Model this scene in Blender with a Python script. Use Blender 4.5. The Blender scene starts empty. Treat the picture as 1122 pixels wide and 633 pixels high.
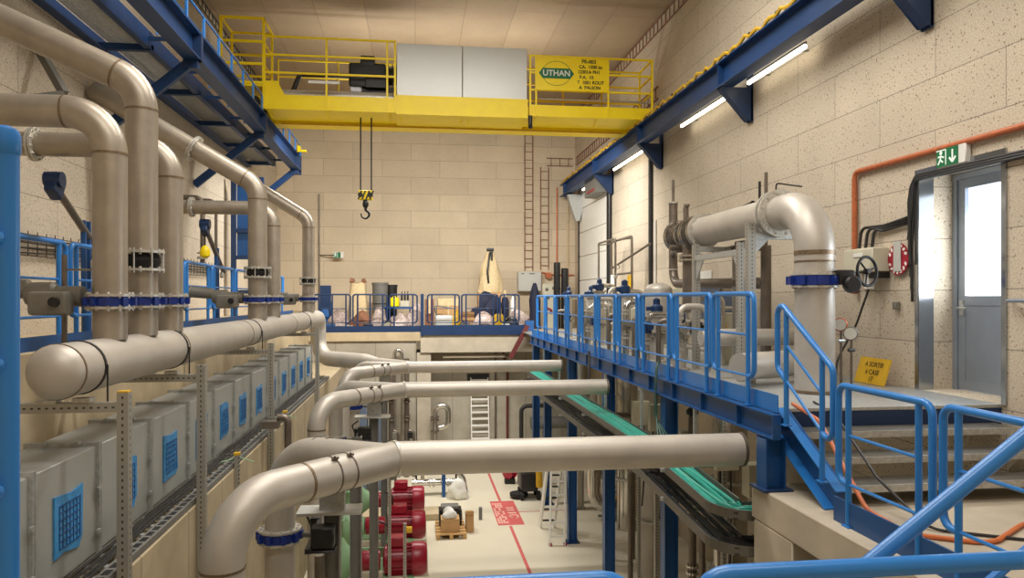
import bpy, bmesh, math, random
from mathutils import Vector, Matrix, Euler
R = math.radians
PI = math.pi
rnd = random.Random(7)
SC = bpy.context.scene
COL = SC.collection

# ------------------------------------------------------------------ camera, world, lights, exposure
EYE = 5.45
cam_d = bpy.data.cameras.new('camera'); cam = bpy.data.objects.new('camera', cam_d); COL.objects.link(cam)
cam.location = (0, 0, EYE); cam.rotation_euler = (R(90), 0, -math.atan(106/820))
cam_d.sensor_width = 36; cam_d.lens = 36*820/1122; cam_d.shift_y = 9.5/1122; cam_d.clip_start = .05
SC.camera = cam
SC.view_settings.view_transform = 'Standard'; SC.view_settings.look = 'None'
SC.view_settings.gamma = 1; SC.view_settings.use_curve_mapping = False
SC.view_settings.exposure = 0.0
W = bpy.data.worlds.new('world'); SC.world = W; W.use_nodes = True
W.node_tree.nodes['Background'].inputs[0].default_value = (.86, .93, 1, 1)
W.node_tree.nodes['Background'].inputs[1].default_value = 3.0
def area(name, loc, rot, sx, sy, e, col=(1, .98, .94)):
    l = bpy.data.lights.new(name, 'AREA'); l.shape = 'RECTANGLE'; l.size = sx; l.size_y = sy; l.energy = e; l.color = col
    o = bpy.data.objects.new(name, l); COL.objects.link(o); o.location = loc; o.rotation_euler = rot
    return o
for y, e in ((1.0, 300), (6.5, 370), (11.5, 520)):
    area('added_top_fill', (.9, y, 12.0), (0, 0, 0), 5.5, .6, e)  # added overhead fill; the hall shows no lamps up here
for y, e in ((4, 150), (9.5, 230)):
    area('added_up_fill', (.4, y, 11.3), (R(180), 0, 0), 7.0, .5, e)  # added upward fill to lift the ceiling, not a real fixture
area('added_rear_fill', (.8, 19.4, 9.6), (R(24), 0, 0), 7, .3, 1000)  # added fill for the rear wall, out of sight behind the crane
area('added_rear_up_fill', (.8, 19.4, 10.0), (R(180), 0, 0), 6, .3, 150)  # added upward fill behind the crane for the rear ceiling
area('daylight_door', (6.62, 7.5, 5.9), (0, R(90), 0), 1.0, .9, 42, (.85, .93, 1))

# ------------------------------------------------------------------ materials
def lin(c):
    r = []
    for v in c:
        v /= 255
        r.append(v/12.92 if v <= .04045 else ((v+.055)/1.055)**2.4)
    return (*r, 1)
class NT:
    def __init__(s, name):
        s.m = bpy.data.materials.new(name); s.m.use_nodes = True; s.t = s.m.node_tree
        s.b = s.t.nodes['Principled BSDF']
    def n(s, typ, **kw):
        nd = s.t.nodes.new(typ)
        for k, v in kw.items():
            if k.startswith('i_'): nd.inputs[k[2:].replace('_', ' ')].default_value = v
            else: setattr(nd, k, v)
        return nd
    def l(s, a, b): s.t.links.new(a, b)
    def math(s, op, a, b=None, c=None):
        nd = s.n('ShaderNodeMath', operation=op)
        for i, v in enumerate((a, b, c)):
            if v is None: continue
            if isinstance(v, (int, float)): nd.inputs[i].default_value = v
            else: s.l(v, nd.inputs[i])
        return nd.outputs[0]
    def mix(s, fac, a, b, typ='MIX'):
        nd = s.n('ShaderNodeMixRGB', blend_type=typ)
        for i, v in enumerate((fac, a, b)):
            if isinstance(v, (int, float)): nd.inputs[i].default_value = v
            elif isinstance(v, tuple): nd.inputs[i].default_value = v
            else: s.l(v, nd.inputs[i])
        return nd.outputs[0]
    def ramp(s, fac, stops):
        nd = s.n('ShaderNodeValToRGB'); e = nd.color_ramp.elements
        e[0].position, e[0].color = stops[0]; e[1].position, e[1].color = stops[-1]
        for p, c in stops[1:-1]:
            x = e.new(p); x.color = c
        s.l(fac, nd.inputs[0]); return nd.outputs[0]
def pbr(name, col, rough=.5, metal=0.0, var=.12, scale=6.0, bump=0.0, spec=None):
    k = NT(name); c = lin(col)
    tc = k.n('ShaderNodeTexCoord')
    no = k.n('ShaderNodeTexNoise', i_Scale=scale, i_Detail=6.0, i_Roughness=.6); k.l(tc.outputs['Object'], no.inputs['Vector'])
    lo = tuple(v*(1-var) for v in c[:3])+(1,); hi = tuple(min(1, v*(1+var)) for v in c[:3])+(1,)
    k.l(k.ramp(no.outputs['Fac'], [(.3, lo), (.7, hi)]), k.b.inputs['Base Color'])
    rr = k.n('ShaderNodeMapRange'); k.l(no.outputs['Fac'], rr.inputs[0])
    rr.inputs[3].default_value = max(.03, rough*.85); rr.inputs[4].default_value = min(1, rough*1.15)
    k.l(rr.outputs[0], k.b.inputs['Roughness'])
    k.b.inputs['Metallic'].default_value = metal
    if bump:
        bn = k.n('ShaderNodeBump', i_Strength=bump, i_Distance=.01); k.l(no.outputs['Fac'], bn.inputs['Height']); k.l(bn.outputs[0], k.b.inputs['Normal'])
    return k.m
def emit(name, col, s):
    k = NT(name); k.b.inputs['Base Color'].default_value = lin(col)
    k.b.inputs['Emission Color'].default_value = lin(col); k.b.inputs['Emission Strength'].default_value = s
    return k.m
def blockwork(name, axes, col, off=(0, 0), bw=2.1, bh=.62, dots=1.0):
    k = NT(name)
    g = k.n('ShaderNodeNewGeometry'); sp = k.n('ShaderNodeSeparateXYZ'); k.l(g.outputs['Position'], sp.inputs[0])
    cb = k.n('ShaderNodeCombineXYZ')
    k.l(k.math('ADD', sp.outputs[axes[0]], off[0]), cb.inputs[0]); k.l(k.math('ADD', sp.outputs[axes[1]], off[1]), cb.inputs[1])
    br = k.n('ShaderNodeTexBrick', offset=.5, i_Scale=1.0, i_Mortar_Size=.006, i_Mortar_Smooth=.3, i_Brick_Width=bw, i_Row_Height=bh, i_Bias=0.0)
    c = lin(col)
    br.inputs['Color1'].default_value = tuple(v*.93 for v in c[:3])+(1,); br.inputs['Color2'].default_value = tuple(min(1, v*1.05) for v in c[:3])+(1,)
    br.inputs['Mortar'].default_value = tuple(v*.46 for v in c[:3])+(1,)
    k.l(cb.outputs[0], br.inputs['Vector'])
    # coarse dark aggregate flecks
    vo = k.n('ShaderNodeTexVoronoi', i_Scale=17.0); k.l(g.outputs['Position'], vo.inputs['Vector'])
    n2 = k.n('ShaderNodeTexNoise', i_Scale=55.0, i_Detail=3.0); k.l(g.outputs['Position'], n2.inputs['Vector'])
    n3 = k.n('ShaderNodeTexNoise', i_Scale=1.1, i_Detail=5.0); k.l(g.outputs['Position'], n3.inputs['Vector'])
    fl = k.ramp(vo.outputs['Distance'], [(.12, (.42, .36, .3, 1)), (.24, (1, 1, 1, 1))])
    c1 = k.mix(.9*dots, br.outputs['Color'], fl, 'MULTIPLY')
    c2 = k.mix(.62*dots, c1, k.ramp(n2.outputs['Fac'], [(.35, (.6, .56, .52, 1)), (.55, (1.0, 1.0, 1.0, 1)), (.7, (1.12, 1.1, 1.06, 1))]), 'MULTIPLY')
    c3 = k.mix(.5, c2, k.ramp(n3.outputs['Fac'], [(.35, (.88, .87, .86, 1)), (.65, (1.05, 1.05, 1.05, 1))]), 'MULTIPLY')
    k.l(c3, k.b.inputs['Base Color']); k.b.inputs['Roughness'].default_value = .9
    bn = k.n('ShaderNodeBump', i_Strength=.35, i_Distance=.01); k.l(br.outputs['Fac'], bn.inputs['Height']); bn.invert = True
    k.l(bn.outputs[0], k.b.inputs['Normal'])
    return k.m
def formwork(name, col, axes=(0, 2), bw=1.25, bh=2.6):
    k = NT(name); c = lin(col)
    g = k.n('ShaderNodeNewGeometry'); sp = k.n('ShaderNodeSeparateXYZ'); k.l(g.outputs['Position'], sp.inputs[0])
    cb = k.n('ShaderNodeCombineXYZ'); k.l(sp.outputs[axes[0]], cb.inputs[0]); k.l(sp.outputs[axes[1]], cb.inputs[1])
    br = k.n('ShaderNodeTexBrick', offset=0.0, i_Scale=1.0, i_Mortar_Size=.012, i_Brick_Width=bw, i_Row_Height=bh)
    br.inputs['Color1'].default_value = c; br.inputs['Color2'].default_value = tuple(v*.9 for v in c[:3])+(1,); br.inputs['Mortar'].default_value = tuple(v*.6 for v in c[:3])+(1,)
    k.l(cb.outputs[0], br.inputs['Vector'])
    n3 = k.n('ShaderNodeTexNoise', i_Scale=1.6, i_Detail=8.0, i_Roughness=.65); k.l(g.outputs['Position'], n3.inputs['Vector'])
    k.l(k.mix(.8, br.outputs['Color'], k.ramp(n3.outputs['Fac'], [(.3, (.72, .7, .66, 1)), (.7, (1.1, 1.1, 1.1, 1))]), 'MULTIPLY'), k.b.inputs['Base Color'])
    k.b.inputs['Roughness'].default_value = .85
    return k.m
def strut_mat(name, col, pitch=.05, hw=.009):
    k = NT(name); c = lin(col)
    tc = k.n('ShaderNodeTexCoord'); sp = k.n('ShaderNodeSeparateXYZ'); k.l(tc.outputs['Object'], sp.inputs[0])
    f = k.math('FRACT', k.math('MULTIPLY', sp.outputs[2], 1/pitch))
    inz = k.math('LESS_THAN', k.math('ABSOLUTE', k.math('SUBTRACT', f, .5)), .2)
    mn = k.math('MINIMUM', k.math('ABSOLUTE', sp.outputs[0]), k.math('ABSOLUTE', sp.outputs[1]))
    h = k.math('MULTIPLY', inz, k.math('LESS_THAN', mn, hw))
    k.l(k.mix(h, c, (.07, .065, .06, 1)), k.b.inputs['Base Color'])
    k.b.inputs['Metallic'].default_value = .55; k.b.inputs['Roughness'].default_value = .42
    return k.m
M = {}
M['wall_side'] = blockwork('wall_side', (1, 2), (203, 190, 169), (.4, .04))
M['wall_end'] = blockwork('wall_end', (0, 2), (212, 196, 170), (.15, .04), dots=.45)
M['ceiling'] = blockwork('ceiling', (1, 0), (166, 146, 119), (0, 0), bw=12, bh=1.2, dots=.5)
M['floor'] = pbr('floor_epoxy', (214, 205, 182), .38, 0, .06, .5)
M['concrete'] = pbr('concrete', (176, 165, 146), .85, 0, .14, 2.2, .15)
M['concrete_warm'] = pbr('concrete_warm', (184, 166, 134), .85, 0, .16, 2.0, .15)
M['formwork'] = formwork('formwork', (168, 160, 144))
M['formwork_side'] = formwork('formwork_side', (178, 162, 132), (1, 2))
M['pipe'] = pbr('pickled_stainless', (186, 179, 168), .46, .35, .10, 2.5, .03)
M['pipe_riser_shaded'] = pbr('shaded_riser_stainless', (166, 156, 141), .4, .55, .14, 3.5, .03)  # darker than the header: the runway's shade is put into this colour
M['pipe_dark'] = pbr('bare_stainless', (120, 110, 99), .4, .6, .2, 4)
M['chrome'] = pbr('polished_stainless', (200, 196, 188), .18, .9, .05, 4)
M['weld'] = pbr('weld_heat_tint', (130, 112, 90), .45, .6, .3, 30)
M['flange'] = pbr('flange_stainless', (196, 192, 182), .34, .4, .2, 30)
M['galv'] = pbr('galvanised', (186, 188, 186), .42, .6, .2, 25)
M['duct'] = pbr('duct_sheet', (172, 174, 168), .42, .25, .05, 5)
M['strut'] = strut_mat('perforated_strut', (172, 169, 160), .05, .0065)
M['tray'] = strut_mat('perforated_tray', (118, 114, 106), .06, .02)
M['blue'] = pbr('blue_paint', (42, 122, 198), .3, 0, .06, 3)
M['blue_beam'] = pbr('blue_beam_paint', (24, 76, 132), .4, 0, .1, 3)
M['blue_dark'] = pbr('dark_and_shaded_blue', (18, 46, 84), .45, 0, .12, 3)  # dark blue; on the rear platform rails it stands in for shade
M['cobalt'] = pbr('cobalt_cast', (20, 46, 124), .4, 0, .15, 20)
M['yellow'] = pbr('yellow_paint', (255, 222, 0), .45, 0, .05, 3)
M['yellow_dull'] = pbr('yellow_dull', (214, 170, 40), .5, 0, .1, 6)
M['red'] = pbr('red_paint', (150, 22, 44), .3, 0, .12, 8)
M['red_mark'] = pbr('red_floor_paint', (196, 92, 88), .6, 0, .14, 8)
M['pale_mark'] = pbr('pale_floor_paint', (226, 180, 164), .6, 0, .1, 20)
M['maroon'] = pbr('maroon_paint', (96, 40, 38), .5, 0, .12, 8)
M['green'] = pbr('pale_green_paint', (142, 180, 138), .45, 0, .1, 8)
M['teal'] = pbr('teal_cover', (44, 150, 132), .4, 0, .16, 9)
M['black'] = pbr('black_plastic', (26, 25, 26), .4, 0, .2, 10)
M['cable'] = pbr('black_cable', (38, 36, 35), .5, 0, .3, 18)
M['rubber'] = pbr('rubber', (26, 24, 24), .75, 0, .3, 20)
M['grey'] = pbr('grey_paint', (112, 110, 104), .5, 0, .08, 4)
M['grey_act'] = pbr('grey_cast', (120, 116, 106), .45, .2, .14, 8)
M['panel'] = pbr('pale_panel', (196, 196, 190), .4, .25, .03, 2)
M['white'] = pbr('white_paint', (226, 224, 216), .45, 0, .04, 4)
M['cream'] = pbr('cream_enclosure', (196, 190, 168), .5, 0, .05, 5)
M['film'] = pbr('blue_film', (58, 140, 198), .25, 0, .22, 16)
M['orange'] = pbr('orange_cable', (206, 112, 62), .45, 0, .15, 16)
M['copper'] = pbr('orange_pipe', (186, 104, 66), .4, .2, .2, 14)
M['wood'] = pbr('raw_wood', (190, 150, 96), .7, 0, .18, 7)
M['card'] = pbr('cardboard', (186, 146, 98), .8, 0, .1, 5)
M['sack'] = pbr('woven_sack', (208, 186, 144), .8, 0, .16, 14, .3)
M['bag'] = pbr('clear_bag', (186, 168, 160), .35, 0, .45, 16, .6)
M['cloth_brown'] = pbr('brown_cloth', (140, 96, 72), .9, 0, .25, 9, .4)
M['cloth_blue'] = pbr('blue_cloth', (34, 88, 150), .7, 0, .25, 8, .4)
M['blue_run'] = pbr('runway_paint', (17, 56, 102), .45, 0, .1, 3)
M['navy'] = pbr('navy_cloth', (30, 34, 56), .8, 0, .3, 9, .3)
M['green_sign'] = emit('exit_sign_green', (10, 105, 62), .06)
M['white_sign'] = emit('exit_sign_white', (235, 245, 235), .2)
M['tube'] = emit('fluorescent_tube', (255, 246, 225), 7)
M['frame_al'] = pbr('door_aluminium', (150, 160, 172), .38, .5, .06, 3)
M['steel_lining'] = pbr('steel_lining', (176, 180, 184), .16, .9, .04, 3)
M['cabinet'] = pbr('blue_grey_cabinet', (96, 110, 132), .5, 0, .06, 3)
M['brown_tray'] = pbr('red_brown_tray', (136, 92, 76), .5, .2, .15, 8)
def glass_mat():
    k = NT('glass'); k.t.nodes.remove(k.b)
    tr = k.n('ShaderNodeBsdfTransparent'); gl = k.n('ShaderNodeBsdfGlossy', i_Roughness=.05); mx = k.n('ShaderNodeMixShader', i_Fac=.08)
    k.l(tr.outputs[0], mx.inputs[1]); k.l(gl.outputs[0], mx.inputs[2]); k.l(mx.outputs[0], k.t.nodes['Material Output'].inputs[0])
    return k.m
M['glass'] = glass_mat()

# ------------------------------------------------------------------ mesh helpers
def world_m(o):
    m = o.matrix_basis.copy()
    while o.parent: o = o.parent; m = o.matrix_basis @ m
    return m
def frame(d, up=(0, 0, 1)):
    d = Vector(d).normalized(); u = Vector(up)
    if abs(d.dot(u)) > .98: u = Vector((0, 1, 0))
    x = u.cross(d).normalized(); y = d.cross(x)
    return x, y, d
def fillet(pts, r, n=7):
    pts = [Vector(p) for p in pts]
    if not isinstance(r, (list, tuple)) and r <= 0: return pts
    out = [pts[0]]
    R0 = r
    for i in range(1, len(pts)-1):
        r = R0[min(i-1, len(R0)-1)] if isinstance(R0, (list, tuple)) else R0
        a, b, c = pts[i-1], pts[i], pts[i+1]
        u = (a-b); v = (c-b); lu, lv = u.length, v.length; u.normalize(); v.normalize()
        ang = u.angle(v)
        if ang > PI-.02: out.append(b); continue
        t = min(r/math.tan(ang/2), lu*.49 if i > 1 else lu*.98, lv*.49 if i < len(pts)-2 else lv*.98)
        rr = t*math.tan(ang/2)
        ctr = b+(u+v).normalized()*(rr/math.sin(ang/2))
        p0, p1 = b+u*t, b+v*t
        e0, e1 = p0-ctr, p1-ctr; tot = e0.angle(e1); ax = e0.cross(e1).normalized()
        for k in range(n+1): out.append(ctr+Matrix.Rotation(tot*k/n, 3, ax) @ e0)
    out.append(pts[-1]); return out
class MB:
    wn = False
    def __init__(s): s.bm = bmesh.new()
    def vf(s, vs, fs):
        b = [s.bm.verts.new(v) for v in vs]
        for f in fs:
            try: s.bm.faces.new([b[i] for i in f])
            except ValueError: pass
        return s
    def box(s, c, d, rot=None, bev=0):
        m = Matrix.Translation(c) @ ((rot if isinstance(rot, Matrix) else Euler(rot).to_matrix()).to_4x4() if rot else Matrix()) @ Matrix.Diagonal((*d, 1))
        r = bmesh.ops.create_cube(s.bm, size=1, matrix=m)
        if bev:
            es = list({e for v in r['verts'] for e in v.link_edges})
            bmesh.ops.bevel(s.bm, geom=es, offset=bev, segments=1 if bev < .0155 else 2, affect='EDGES', profile=.5); s.wn = bev >= .0155
        return s
    def b2(s, a, b, bev=0):
        return s.box([(a[i]+b[i])/2 for i in range(3)], [abs(b[i]-a[i]) for i in range(3)], None, bev)
    def beam(s, p0, p1, w, h, up=(0, 0, 1), bev=0):
        p0, p1 = Vector(p0), Vector(p1); x, y, z = frame(p1-p0, up)
        return s.box((p0+p1)/2, (w, h, (p1-p0).length), Matrix((x, y, z)).transposed(), bev)
    def ibeam(s, p0, p1, w, h, tf=.016, tw=.012, up=(0, 0, 1)):
        p0, p1 = Vector(p0), Vector(p1); x, y, z = frame(p1-p0, up)
        s.beam(p0, p1, tw, h-2*tf, up)
        for k in (-1, 1): s.beam(p0+y*k*(h-tf)/2, p1+y*k*(h-tf)/2, w, tf, up)
        return s
    def cyl(s, p0, p1, r0, r1=None, n=16, cap=True):
        r1 = r0 if r1 is None else r1
        p0, p1 = Vector(p0), Vector(p1); x, y, z = frame(p1-p0); vs = []
        for p, r in ((p0, r0), (p1, r1)):
            for i in range(n):
                a = 2*PI*i/n; vs.append(p+x*r*math.cos(a)+y*r*math.sin(a))
        fs = [(i, (i+1) % n, n+(i+1) % n, n+i) for i in range(n)]
        if cap: fs += [tuple(range(n))[::-1], tuple(range(n, 2*n))]
        return s.vf(vs, fs)
    def ring(s, c, ax, ri, ro, t, n=24):
        x, y, z = frame(ax); c = Vector(c); vs = []
        for r, h in ((ri, -t/2), (ro, -t/2), (ro, t/2), (ri, t/2)):
            for i in range(n):
                a = 2*PI*i/n; vs.append(c+z*h+x*r*math.cos(a)+y*r*math.sin(a))
        fs = []
        for k in range(4):
            for i in range(n):
                j = (i+1) % n; q = ((k+1) % 4)
                fs.append((k*n+i, k*n+j, q*n+j, q*n+i))
        return s.vf(vs, fs)
    def bolts(s, c, ax, r, t, br, k=8):
        x, y, z = frame(ax); c = Vector(c)
        for i in range(k):
            a = 2*PI*(i+.5)/k; p = c+x*r*math.cos(a)+y*r*math.sin(a)
            s.cyl(p-z*t/2, p+z*t/2, br, n=6)
        return s
    def tube(s, pts, r, n=12, fil=0, fn=7, cap=True, closed=False):
        P = fillet(pts, fil, fn); vs = []; N = len(P)
        x, y, d = frame(P[1]-P[0])
        for i in range(N):
            if i == 0: t = P[1]-P[0]
            elif i == N-1: t = P[-1]-P[-2]
            else: t = (P[i+1]-P[i]).normalized()+(P[i]-P[i-1]).normalized()
            t.normalize()
            q = d.rotation_difference(t); x = q @ x; y = q @ y; d = t
            rr = r(i/(N-1)) if callable(r) else r
            for k in range(n):
                a = 2*PI*k/n; vs.append(P[i]+x*rr*math.cos(a)+y*rr*math.sin(a))
        fs = [(i*n+k, i*n+(k+1) % n, (i+1)*n+(k+1) % n, (i+1)*n+k) for i in range(N-1) for k in range(n)]
        if cap: fs += [tuple(range(n))[::-1], tuple(range((N-1)*n, N*n))]
        return s.vf(vs, fs)
    def lathe(s, prof, c, ax=(0, 0, 1), n=20):
        x, y, z = frame(ax); c = Vector(c); vs = []
        for r, h in prof:
            r = max(r, .0004)
            for i in range(n):
                a = 2*PI*i/n; vs.append(c+z*h+x*r*math.cos(a)+y*r*math.sin(a))
        m = len(prof)
        fs = [(k*n+i, k*n+(i+1) % n, (k+1)*n+(i+1) % n, (k+1)*n+i) for k in range(m-1) for i in range(n)]
        fs += [tuple(range(n))[::-1], tuple(range((m-1)*n, m*n))]
        return s.vf(vs, fs)
    def prism(s, poly, o, u, v, w):
        o, u, v, w = map(Vector, (o, u, v, w)); n = len(poly)
        vs = [o+u*a+v*b for a, b in poly]+[o+u*a+v*b+w for a, b in poly]
        fs = [(i, (i+1) % n, n+(i+1) % n, n+i) for i in range(n)]+[tuple(range(n))[::-1], tuple(range(n, 2*n))]
        return s.vf(vs, fs)
    def blob(s, c, d, seed=0, amp=.18, lv=3):
        r = random.Random(seed); q = bmesh.ops.create_icosphere(s.bm, subdivisions=lv, radius=1)
        ph = [(Vector((r.uniform(-1, 1), r.uniform(-1, 1), r.uniform(-1, 1)))*r.uniform(2, 6), r.uniform(0, 6)) for _ in range(7)]
        for v in q['verts']:
            k = 1+amp*sum(math.sin(v.co.dot(a)+b) for a, b in ph)/2.2
            p = v.co*k; p.z = max(p.z, -.55)
            v.co = Vector((c[0]+p.x*d[0], c[1]+p.y*d[1], c[2]+(p.z+.55)*d[2]))
        return s
    def pieces(s):
        """far-apart pieces of the mesh, as lists of vertices"""
        seen = {}; isl = []
        for v in s.bm.verts:
            if v in seen: continue
            st_ = [v]; seen[v] = len(isl); grp = [v]
            while st_:
                q = st_.pop()
                for e in q.link_edges:
                    o = e.other_vert(q)
                    if o not in seen: seen[o] = len(isl); grp.append(o); st_.append(o)
            isl.append(grp)
        n = len(isl)
        if n == 1 or n > 700: return [list(s.bm.verts)]
        import numpy as np
        lo = np.array([[min(v.co[i] for v in g) for i in range(3)] for g in isl]); hi = np.array([[max(v.co[i] for v in g) for i in range(3)] for g in isl])
        size = (hi-lo).max(1)
        gap = np.maximum(0, np.maximum(lo[:, None]-hi[None], lo[None]-hi[:, None]))
        near = np.sqrt((gap**2).sum(2)) <= np.maximum(.02, .5*np.maximum(size[:, None], size[None]))
        lab = -np.ones(n, int); k = 0
        for i in range(n):
            if lab[i] >= 0: continue
            st_ = [i]; lab[i] = k
            while st_:
                a = st_.pop()
                for b in np.nonzero(near[a] & (lab < 0))[0]: lab[b] = k; st_.append(b)
            k += 1
        out = [[] for _ in range(k)]
        for i, g in enumerate(isl): out[lab[i]] += g
        return out
    def build(s, name, mat, parent=None, world=True, loc=None, rot=None, smooth=True):
        if parent:
            pc = s.pieces()
            if 1 < len(pc) <= 100:
                s.bm.verts.index_update(); ids = [{v.index for v in g} for g in pc]; first = None
                for g in ids:
                    q = MB(); q.bm.free(); q.bm = s.bm.copy(); q.bm.verts.ensure_lookup_table()
                    bmesh.ops.delete(q.bm, geom=[v for v in q.bm.verts if v.index not in g], context='VERTS')
                    q.wn = s.wn; o = q.finish(name, mat, parent, world, loc, rot, smooth); first = first or o
                s.bm.free(); return first
        return s.finish(name, mat, parent, world, loc, rot, smooth)
    def finish(s, name, mat, parent, world, loc, rot, smooth):
        me = bpy.data.meshes.new(name)
        o = bpy.data.objects.new(name, me); COL.objects.link(o)
        if parent: o.parent = parent
        if loc is not None: o.location = loc
        if rot is not None: o.rotation_euler = rot
        if parent and world: s.bm.transform(world_m(parent).inverted())
        bmesh.ops.recalc_face_normals(s.bm, faces=s.bm.faces[:])
        s.bm.to_mesh(me); s.bm.free()
        me.materials.append(M[mat] if isinstance(mat, str) else mat)
        if smooth:
            for p in me.polygons: p.use_smooth = True
            me.set_sharp_from_angle(angle=R(38))
            if s.wn: o.modifiers.new('weighted', 'WEIGHTED_NORMAL').keep_sharp = True
        return o
def tag(o, label, cat, group=None, kind=None):
    o['label'] = label; o['category'] = cat
    if group: o['group'] = group
    if kind: o['kind'] = kind
    return o
def thing(name, label, cat, loc=(0, 0, 0), rz=0, group=None):
    o = bpy.data.objects.new(name, None); COL.objects.link(o); o.empty_display_size = .1
    o.location = loc; o.rotation_euler = (0, 0, rz)
    return tag(o, label, cat, group)
def struct(name, mb, mat, label=None):
    o = mb.build(name, mat); o['kind'] = 'structure'
    if label: o['label'] = label
    return o
def dup(src, loc, rz, label, group=None):
    def cp(o, par):
        c = o.copy(); COL.objects.link(c); c.parent = par
        for ch in list(o.children): cp(ch, c)
        return c
    r = cp(src, None); r.location = loc; r.rotation_euler = (0, 0, rz); r['label'] = label
    if group: r['group'] = group
    return r
def text(s, size, mat, parent, loc, rot, name='lettering', ext=.004, bold=0.0, align='CENTER'):
    cu = bpy.data.curves.new(name, 'FONT'); cu.body = s; cu.size = size; cu.extrude = ext; cu.align_x = align; cu.align_y = 'CENTER'; cu.offset = bold
    t = bpy.data.objects.new('tmp', cu); COL.objects.link(t)
    bpy.context.view_layer.update()
    me = bpy.data.meshes.new_from_object(t.evaluated_get(bpy.context.evaluated_depsgraph_get()))
    bpy.data.objects.remove(t); me.materials.clear(); me.materials.append(M[mat])
    o = bpy.data.objects.new(name, me); COL.objects.link(o); o.parent = parent
    o.matrix_basis = world_m(parent).inverted() @ (Matrix.Translation(loc) @ Euler(rot).to_matrix().to_4x4())
    return o
ORD = ['nearest', 'second', 'third', 'fourth', 'fifth', 'sixth', 'seventh', 'eighth', 'ninth', 'tenth', 'eleventh', 'twelfth', 'thirteenth', 'farthest']
def od(i, n): return 'farthest' if i == n-1 and n > 2 else ORD[i]

# ------------------------------------------------------------------ the hall
XL, XR, YB, ZT = -4.94, 6.0, 27.8, 12.4
DECK, LAND, LEDGE, UP = 4.35, 3.62, 3.40, 4.97
struct('floor', MB().b2((XL, -2, -.3), (XR, 25.6, 0)), 'floor')
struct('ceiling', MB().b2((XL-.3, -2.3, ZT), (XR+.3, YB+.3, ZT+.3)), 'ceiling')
struct('wall_back', MB().b2((XL, YB, 0), (XR, YB+.3, ZT)), 'wall_end')
struct('wall_front', MB().b2((XL, -2.3, -.3), (XR, -2, ZT)), 'wall_end')
struct('wall_left', MB().b2((XL-.3, -2.3, -.3), (XL, YB+.3, ZT)), 'wall_side')
DY0, DY1, DZ1 = 6.98, 8.27, 6.93
struct('wall_right', MB().b2((XR, -2.3, -.3), (XR+.6, DY0, ZT)).b2((XR, DY1, -.3), (XR+.6, YB+.3, ZT))
       .b2((XR, DY0, -.3), (XR+.6, DY1, DECK)).b2((XR, DY0, DZ1), (XR+.6, DY1, ZT)), 'wall_side')
# lower concrete
struct('wall_back_lower', MB().b2((XL, 25.3, 0), (XR, 25.6, 3.7)), 'formwork')
struct('floor_rear', MB().b2((.16, 24.15, 3.68), (XR, YB, DECK-.002), .01), 'concrete')
struct('floor_rear_left', MB().b2((-3.4, 24.15, 4.06), (.158, YB, DECK-.002), .01), 'concrete_warm')
struct('wall_back_left', MB().b2((-3.32, 24.22, 0), (.03, 25.29, 4.058)), 'formwork')
struct('wall_left_lower', MB().b2((XL, -2, 0), (-3.32, YB, UP), .01), 'concrete_warm')
struct('trim_2', MB().b2((-3.32, -2, 0), (-2.15, 24.14, LEDGE), .01), 'formwork_side')
struct('trim_3', MB().b2((.05, 24.22, 0), (.5, 25.3, 3.678), .015), 'concrete')
struct('floor_near', MB().b2((3.28, 2.4, LAND-.32), (XR, 7.0, LAND), .012).b2((-2.15, -2, LAND-.32), (XR, 2.4, LAND)), 'concrete')
struct('trim_4', MB().b2((3.28, 6.2, 0), (3.52, 6.95, LAND-.321), .012).b2((3.28, -1.5, 0), (3.52, 2.3, LAND-.321)), 'concrete')
# pump plinth on the floor
tag(MB().b2((-1.6, 18.4, 0), (1.15, 19.1, .16), .01).build('floor_plinth', 'concrete_warm'), 'low pale concrete plinth on the hall floor behind the red pumps', 'plinth')

# ---- door on the right
d = thing('door_1', 'grey metal door with a bright glass pane in a deep opening', 'door', (6.45, DY0, DECK)); d['kind'] = 'structure'
def frame_rect(mb, x0, x1, y0, y1, z0, z1, w, bot=True):
    mb.b2((x0, y0, z0), (x1, y0+w, z1)).b2((x0, y1-w, z0), (x1, y1, z1)).b2((x0, y0+w, z1-w), (x1, y1-w, z1))
    if bot: mb.b2((x0, y0+w, z0), (x1, y1-w, z0+w))
    return mb
frame_rect(MB(), 6.42, 6.52, DY0+.005, DY1-.005, DECK, DZ1-.005, .07, False).build('door_frame', 'frame_al', d)
lf = MB(); frame_rect(lf, 6.44, 6.49, DY0+.08, DY1-.08, DECK+.01, DZ1-.08, .11)
lf.b2((6.45, DY0+.19, DECK+.12), (6.48, DY1-.19, 5.42)).b2((6.44, DY0+.19, 5.36), (6.49, DY1-.19, 5.47))
lf = lf.build('door_leaf', 'frame_al', d)
MB().b2((6.458, DY0+.19, 5.47), (6.47, DY1-.19, DZ1-.19)).build('glass_pane', 'glass', lf)
h = MB().cyl((6.44, DY1-.14, 5.33), (6.38, DY1-.14, 5.33), .012).cyl((6.385, DY1-.14, 5.33), (6.385, DY1-.28, 5.33), .011).b2((6.425, DY1-.17, 5.24), (6.44, DY1-.11, 5.42))
h.build('door_handle', 'galv', lf)
ln = MB(); frame_rect(ln, 5.975, 6.0, DY0-.05, DY1+.06, DECK, DZ1+.05, .06, False)
ln.b2((5.98, DY1-.012, DECK), (6.17, DY1-.002, DZ1-.002)).b2((5.98, DY0+.002, DECK), (6.17, DY0+.012, DZ1-.002)).b2((5.98, DY0+.013, DZ1-.012), (6.17, DY1-.013, DZ1-.002))
o = struct('trim_1', ln, 'steel_lining')
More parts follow.
